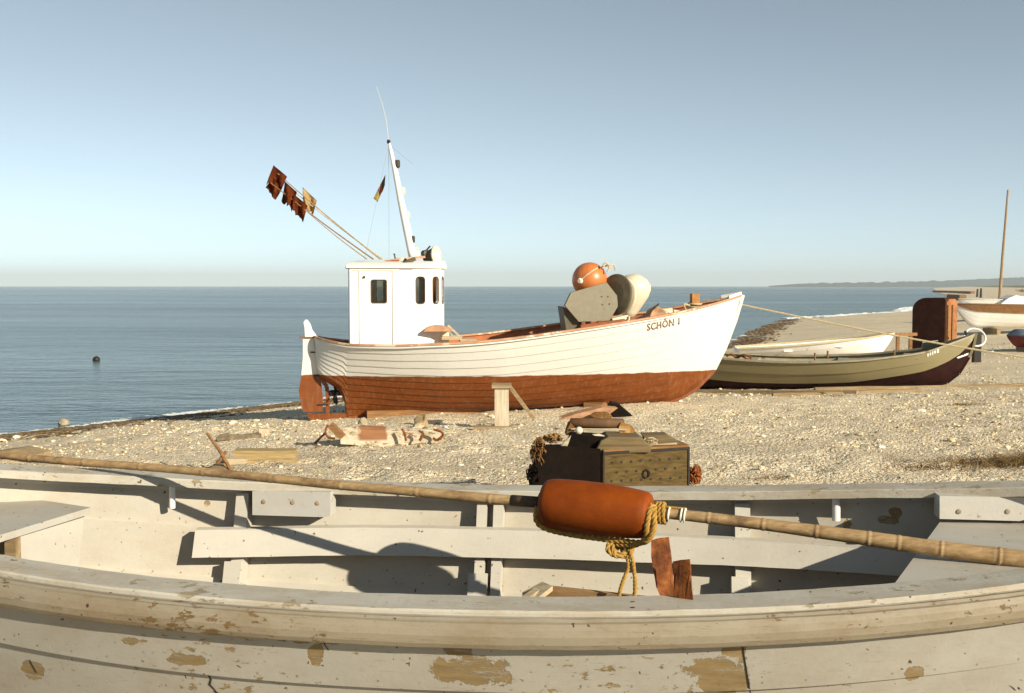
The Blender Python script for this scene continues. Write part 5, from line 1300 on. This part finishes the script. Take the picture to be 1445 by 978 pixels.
# oarlock blocks
M['block'] = peel('worn block paint', (.50, .48, .44), (.30, .16, .06), .70, (), grime=.3)
M['stain'] = plain('brown smudge', (.33, .24, .15), .8, .4, 30, .3)
def block(x0, x1, y0, y1, cx, stains, name='oarlock_block'):
    Pt, S, v = fnear((x0 + x1) / 2, (y0 + y1) / 2, -1); t = -(Pt.y - .075)
    q = [FB.loc(x0, y0, t), FB.loc(x1, y0 + 2, t), FB.loc(x1, y1 - 2, t), FB.loc(x1 - 8, y1, t), FB.loc(x0, y1 - 3, t)]
    bm = B(); prism(bm, q, (0, 1, 0), .07); bevel(bm, .006, 2); b_ = link(name, bm, M['block'], fb)
    bm = B()
    q = [FB.loc(x1 - 1, y0 + 1, t - .01), FB.loc(x1 + cx, y0 + 4, t - .03), FB.loc(x1 + cx, y1 - 6, t - .03), FB.loc(x1 - 1, y1 - 3, t - .01)]
    for x, y in stains:
        bm2 = B(); c = FB.loc(x, y, t + .036); lathe(bm2, [(0, .008), (.002, .007), (.003, .0)], c - Vector((0, -.0, 0)), (0, -1, 0), 12); link('smudge_disc', bm2, M['stain'], b_)  # discs added where the block has only faint smudges
    bm.free()
block(361, 470, 690, 727, 10, ((372, 708), (413, 709), (448, 710)))
block(1322, 1442, 697, 732, 6, ((1353, 722), (1422, 722)))
# stern / bow platforms
def plat(pts, z, th, name, m, down=True):
    P = []
    for x, y in pts: w = at_z(x, y, z); d_ = w - FB.O; P.append(Vector((d_.dot(FB.f), d_.dot(FB.p), z)))
    bm = B(); prism(bm, [p - Vector((0, 0, th / 2)) for p in P], (0, 0, 1), th); bevel(bm, .003, 1); return link(name, bm, m, fb), P
ZR = 1.872
pr_, PR = plat([(1326, 737), (1480, 739), (1560, 741), (1640, 822), (1500, 824), (1262, 824)], ZR, .024, 'stern_platform', M['plat'])
rv = (PR[0] - PR[5]).normalized()
bm = B(); beam(bm, PR[0] - Vector((0, 0, .024 + .02)) - rv * .05 + Vector((.05, 0, 0)), PR[5] - Vector((0, 0, .044)) + Vector((.05, 0, 0)), .04, .04); link('platform_bearer', bm, M['peelrib'], fb)
bm = B(); c = at_z(1330, 804, ZR + .012); 
ZL_ = 1.862
pl_, PL = plat([(128, 716), (60, 706), (-60, 690), (-150, 690), (-260, 800), (-60, 775), (0, 755)], ZL_, .022, 'bow_platform', M['plat'])
a_, b_ = PL[6], PL[0]; d_ = (b_ - a_); nn = Vector((d_.y, -d_.x, 0)).normalized()
q0 = a_ + d_ * .17; bm = B(); prism(bm, [q0 + Vector((-.02, 0, -.022)), b_ + Vector((-.03, 0, -.022)), b_ + Vector((-.03, 0, -.25)) - d_ * .12, q0 + Vector((-.02, 0, -.62))], nn, .018); link('bulkhead', bm, M['peelrib'], fb)
bm = B(); beam(bm, q0 + Vector((-.012, -.005, -.024)), q0 + Vector((-.012, -.005, -.62)), .03, .035, up=Vector((1, 0, 0))); link('bulkhead_post', bm, M['drywood'], fb)
bm = B(); prism(bm, [a_ - d_ * 1.1 + Vector((-.30, 0, -.03)), b_ + Vector((-.30, 0, -.03)) - d_ * .4, b_ + Vector((-.30, 0, -.5)) - d_ * .6, a_ - d_ * 1.1 + Vector((-.30, 0, -.6))], nn, .01); link('locker_shade', bm, M['dark'], fb)  # near-black sheet added to stand for shade in the platform opening
bm = B(); w = at_z(92, 733, ZL_ + .01)
# rusty bracket standing on the near gunwale
br = bpy.data.objects.new('rowlock_bracket', None); C.objects.link(br); br.parent = fb
def fpx(x, y, Y): w = at_y(x, y, Y) - FB.O; return Vector((w.dot(FB.f), w.dot(FB.p), w.z))
YB = 2.56
bm = B(); pA = [(920, 763), (931, 759.5), (943, 757), (946, 780), (948, 800), (950, 822), (956, 845), (957, 858), (944, 856), (936, 845), (927, 828), (922, 805), (920, 785)]
prism(bm, [fpx(x, y, YB - .03 + .0006 * (x - 920)) for x, y in pA], (.35, 1, 0), .007); bmesh.ops.triangulate(bm, faces=bm.faces); bmesh.ops.subdivide_edges(bm, edges=bm.edges, cuts=1); jitter(bm, .003, 25); link('curved_plate', bm, M['rust'], br)
bm = B(); pB = [(949, 794), (960, 791), (973, 790), (975, 815), (977.5, 848), (966, 853), (953, 857), (951, 840), (950, 815)]
prism(bm, [fpx(x, y, YB - .075 - .0009 * (x - 950)) for x, y in pB], (.2, 1, 0), .007); bmesh.ops.triangulate(bm, faces=bm.faces); bmesh.ops.subdivide_edges(bm, edges=bm.edges, cuts=1); jitter(bm, .003, 25, 3); link('flat_plate', bm, M['rust'], br)
bm = B(); prism(bm, [fpx(x, y, Y) for x, y, Y in ((943, 857, 2.535), (957, 859, 2.535), (978, 851, 2.485), (954, 861, 2.48))], (0, 0, 1), .008); link('base_plate', bm, M['rust'], br)
for x, y in ((893, 847), (893, 855)):
    w = at_z(x, y, FZ + .012); c = w - FB.O; bm = B(); lathe(bm, [(-.004, .006), (.003, .005), (.004, 0)], Vector((c.dot(FB.f), c.dot(FB.p), FZ + .006)), (0, 0, 1), 10); link('screw_head', bm, M['rust'], fb)
# butt joint and splits in the near planking
def crack(pts, w, name='plank_crack', off=.0015):
    bm = B(); P = [fnear(x, y, 1, off)[0] for x, y in pts]; L_ = []
    for i, p in enumerate(P):
        ww = w * (1 if 0 < i < len(P) - 1 else .6) * random.uniform(.7, 1.2); L_.append((bm.verts.new(p + Vector((-ww, 0, 0))), bm.verts.new(p + Vector((ww, 0, 0)))))
    for (a, b_), (c, d_) in zip(L_[:-1], L_[1:]): bm.faces.new((a, b_, d_, c))
    link(name, bm, M['black'], fb)
crack([(1046 + i * 1.6, 901 + i * 9.6) for i in range(10)], .0018, 'butt_joint')
crack([(294, 952), (298, 958), (296, 965), (303, 972), (308, 979)], .0025)
crack([(456, 892), (460, 900), (458, 908), (464, 916)], .0018); crack([(42, 930), (46, 938), (52, 948)], .002)
crack([(1424, 966), (1429, 969), (1433, 973)], .002, 'painted_mark'); crack([(1437, 968), (1438, 971), (1442, 972)], .002, 'painted_mark')
# ---- open crate lying inside
cz = 1.70; t = thing('wooden_box', 'open brown wooden box standing inside the near boat, behind its gunwale', 'box', Vector((.24, 3.22, 1.2)), -.14)
q = [at_z(765, 826, cz), at_z(930, 844, cz)]; d_ = (q[1] - q[0]); dn = d_.normalized(); nb = Vector((dn.y, -dn.x, 0)); w_ = .34; hgt = .36
M['boxwood'] = wood('box wood', (.20, .10, .04), (.42, .27, .13), 6)
bm = B(); A_, B_ = q[0], q[1] + d_ * .1; dz = Vector((0, 0, hgt))
prism(bm, [A_, B_, B_ - dz, A_ - dz], nb, .02); link('far_side', bm, M['boxwood'], t, world=True)
bm = B(); prism(bm, [A_ + nb * w_, B_ + nb * w_, B_ + nb * w_ - dz, A_ + nb * w_ - dz], nb, .02); link('near_side', bm, M['boxwood'], t, world=True)
for P_ in (A_, B_):
    bm = B(); prism(bm, [P_ + nb * .012, P_ + nb * (w_ - .012), P_ + nb * (w_ - .012) - dz, P_ + nb * .012 - dz], dn, .022); link('end_board', bm, M['palewood'], t, world=True)
bm = B(); prism(bm, [A_ - dz + Vector((0, 0, .03)), B_ - dz + Vector((0, 0, .03)), B_ + nb * w_ - dz + Vector((0, 0, .03)), A_ + nb * w_ - dz + Vector((0, 0, .03))], (0, 0, 1), .02); link('bottom_board', bm, M['boxwood'], t, world=True)
bm = B(); prism(bm, [A_ + Vector((-.06, -.03, -.02)), A_ + Vector((.0, .0, .004)), A_ + Vector((.03, -.05, .004)), A_ + Vector((-.02, -.10, -.02))], (0, 0, 1), .015); link('batten', bm, M['palewood'], t, world=True)
# ---- bamboo pole with its float
def poleY(x): k = (x - 722.5) / F; return 3.39 / (1 + .357 * k)
pp_ = [(-60, 639), (-15, 641), (43, 646.5), (120, 653), (199, 658.5), (287, 666), (382, 675), (482, 685), (589, 694), (692, 704), (765, 709), (845, 716), (925, 723), (1000, 731), (1077, 740), (1152, 750), (1226, 760), (1328, 775), (1410, 785), (1500, 797), (1600, 810)]
path = smoothpath([at_y(x, y, poleY(x)) for x, y in pp_], 10)
rpx = interp_f([(-60, 5), (0, 5.3), (200, 5.8), (482, 6.6), (692, 7.4), (765, 8), (925, 7.6), (1077, 8.5), (1226, 10.5), (1328, 11.6), (1445, 12.6), (1600, 14)])
nodes = [-25, 43, 120, 199, 287, 382, 482, 589, 692, 1000, 1077, 1152, 1226, 1268, 1328, 1410, 1490, 1570]
mk = thing('marker_buoy', 'bamboo marker pole through a rust orange float, lying across the near boat', 'marker buoy', at_y(845, 716, poleY(845)))
bm = B(); P_, rr = [], []
def w2x(p): d = p - Vector((0, 0, EYE)); return 722.5 + F * d.x / (d.y * cp - d.z * sp)
Q = []
for a, b_ in zip(path[:-1], path[1:]):
    for k in range(6): Q.append(a.lerp(b_, k / 6))
for p in Q:
    x = w2x(p); r = rpx(x) / F * p.y
    dd = min((abs(x - n_) for n_ in nodes)); r *= 1 + .07 * math.exp(-(dd / 1.7) ** 2) - .035 * math.exp(-((dd - 4.5) / 2) ** 2) + .03 * math.exp(-(dd / 16) ** 2)
    P_.append(p); rr.append(r)
tube(bm, P_, rr, 14); link('bamboo_pole', bm, M['bamboo'], mk, smooth=True, world=True)
def polepos(x):
    i = min(range(len(Q)), key=lambda j: abs(w2x(Q[j]) - x)); t_ = (Q[min(i + 3, len(Q) - 1)] - Q[max(i - 3, 0)]).normalized(); return Q[i], t_
p0, t0 = polepos(722); p1, t1 = polepos(764); bm = B(); tube(bm, [p0, p0.lerp(p1, .5), p1], [rpx(722) / F * p0.y * 1.06] * 3, 14); link('dark_sleeve', bm, plain('dark taped sleeve', (.12, .075, .035), .7, .4, 20, .4), mk, smooth=True, world=True)
FA, FBk = at_y(767, 709, poleY(767)), at_y(918, 727.5, poleY(918)); fd = FBk - FA; FL = fd.length; fdn = fd.normalized(); sc_ = poleY(845) / F
bm = B(); prof = [(0, .6), (.0, .75), (.02, .86), (.06, .93), (.14, .97), (.35, 1.0), (.6, 1.0), (.78, .96), (.90, .90), (.96, .86), (.985, .80), (1.0, .70), (1.0, .5)]
lathe(bm, [(h * FL, r * 37.5 * sc_) for h, r in prof], FA, fd, 48)
jitter(bm, .0015, 14); link('float', bm, M['float'], mk, smooth=True, world=True)
bm = B(); lathe(bm, [(-.012, .016), (-.012, .030), (-.002, .036), (.003, .03)], FA, fd, 20); link('float_collar', bm, M['dark'], mk, world=True)
up_ = fdn.cross(Vector((1, 0, 0)))
side_n = Vector((-fdn.y, fdn.x, 0)).normalized() * -1      # towards the camera
if side_n.y > 0: side_n = -side_n
dwn = fdn.cross(side_n).normalized()
if dwn.z > 0: dwn = -dwn
def fpos(u, ang, r):      # u along the float, ang from 'towards camera' to 'down', radius in px
    return FA + fd * u + (side_n * math.cos(R(ang)) + dwn * math.sin(R(ang))) * r * sc_
RR = 38.5
bm = B()
rope(bm, smoothpath([fpos(-.025, 20, 14), fpos(-.03, 45, 26), fpos(.0, 62, 33), fpos(.08, 70, 37.5), fpos(.22, 78, 40), fpos(.4, 80, 41), fpos(.6, 80, 41), fpos(.78, 76, 40), fpos(.93, 66, 40), fpos(1.03, 48, 38), fpos(1.07, 22, 27), fpos(1.05, -25, 18), fpos(1.04, -70, 15)], 8), .0088, .05)
link('float_rope', bm, M['ropeYellow'], mk, smooth=True, world=True)
bm = B()      # second part from knot up and over the end, then turns round the pole
rope(bm, smoothpath([fpos(.72, 82, 46), fpos(.88, 72, 44), fpos(.99, 55, 36), fpos(1.01, 20, 30), fpos(1.02, -20, 26), fpos(1.02, -60, 20)], 8), .0085, .05)
pt, tt = polepos(927)
n1 = side_n; n2 = dwn
turns = []
for k in range(44): 
    a = R(k * 30); turns.append(pt + fdn * (.010 * k / 12 + .002) - fdn * .012 + (n1 * math.cos(a) + n2 * math.sin(a)) * (.024 + .004 * math.sin(k)))
rope(bm, turns, .0066, .042)
link('pole_lashing', bm, M['ropeYellow'], mk, smooth=True, world=True)
kc = fpos(.745, 84, 50)
bm = B()
for sgn, ph in ((1, 0), (-1, 1.2)):
    rope(bm, smoothpath([kc + Vector(q) for q in ((-.03 * sgn, .0, .012), (-.034 * sgn, -.014, -.006), (-.008, -.02, -.02), (.02 * sgn, -.016, -.004), (.022 * sgn, .004, .012), (0, .014, .004), (-.012 * sgn, -.004, -.014), (.010, -.022, -.022))], 7), .0078, .045)
link('knot', bm, M['ropeYellow'], mk, smooth=True, world=True)
Yk = kc.y - .02
bm = B()
rope(bm, smoothpath([at_y(x, y, Yk) for x, y in ((884, 776), (886, 790), (886, 803), (880, 818), (875, 834), (873, 846))], 8), .0062, .034)
rope(bm, smoothpath([at_y(x, y, Yk - .006) for x, y in ((888, 775), (892, 788), (894, 800), (896, 818), (896, 834), (895, 848))], 8), .0062, .034)
link('rope_tail', bm, M['ropeYellow'], mk, smooth=True, world=True)
bm = B(); rope(bm, smoothpath([polepos(x)[0] + Vector((0, -.004, 1)) * (rpx(x) / F * 3.3 + .003) * 1.0 for x in (926, 938, 950, 960, 968)], 5), .004, .024); link('cord', bm, M['ropeYellow'], mk, smooth=True, world=True)
for x in (943.5, 962, 966):
    p, t_ = polepos(x); r_ = rpx(x) / F * p.y + .003; n1 = t_.orthogonal().normalized(); n2 = t_.cross(n1); bm = B()
    tube(bm, [p + (n1 * math.cos(a) + n2 * math.sin(a)) * r_ + t_ * .002 * math.sin(a) for a in [k * math.pi / 10 for k in range(21)]], .0028, 6, cap=False); link('cord_turn', bm, M['thread'], mk, world=True)
# trestles under the near boat
for k, S in enumerate((-1.2, 1.3)):
    c = FB.world((S, 0, 0)); zk_ = kF(S) - .02; zg = float(gz(c.x, c.y)); bm = B(); box(bm, (0, 0, (zk_ - zg) / 2 - .02), (.16, 1.0, max(.05, zk_ - zg + .04)))
    o_ = link('bearer_timber', bm, M['drywood']); o_.location = (c.x, c.y, zg); o_.rotation_euler = (0, 0, FB.yaw); tag(o_, 'bearer timber under the near boat', 'timber', 'bearer timbers under the near boat')
# ------------------------------------------------------------------ air
hb = B(); x0_, x1_, y0_, y1_, z0_, z1_ = -6600, 6800, -1900, 6800, -4.5, 75
box(hb, ((x0_ + x1_) / 2, (y0_ + y1_) / 2, (z0_ + z1_) / 2), (x1_ - x0_, y1_ - y0_, z1_ - z0_))
hm = bpy.data.materials.new('haze'); hm.use_nodes = True; ht_ = hm.node_tree; ht_.nodes.clear(); ho = ht_.nodes.new('ShaderNodeOutputMaterial'); pv = ht_.nodes.new('ShaderNodeVolumePrincipled')
pv.inputs['Color'].default_value = (.86, .94, 1.0, 1); pv.inputs['Density'].default_value = .00024; ht_.links.new(pv.outputs[0], ho.inputs['Volume'])
hz = link('haze', hb, hm); tag(hz, 'thin sea haze', kind='stuff')
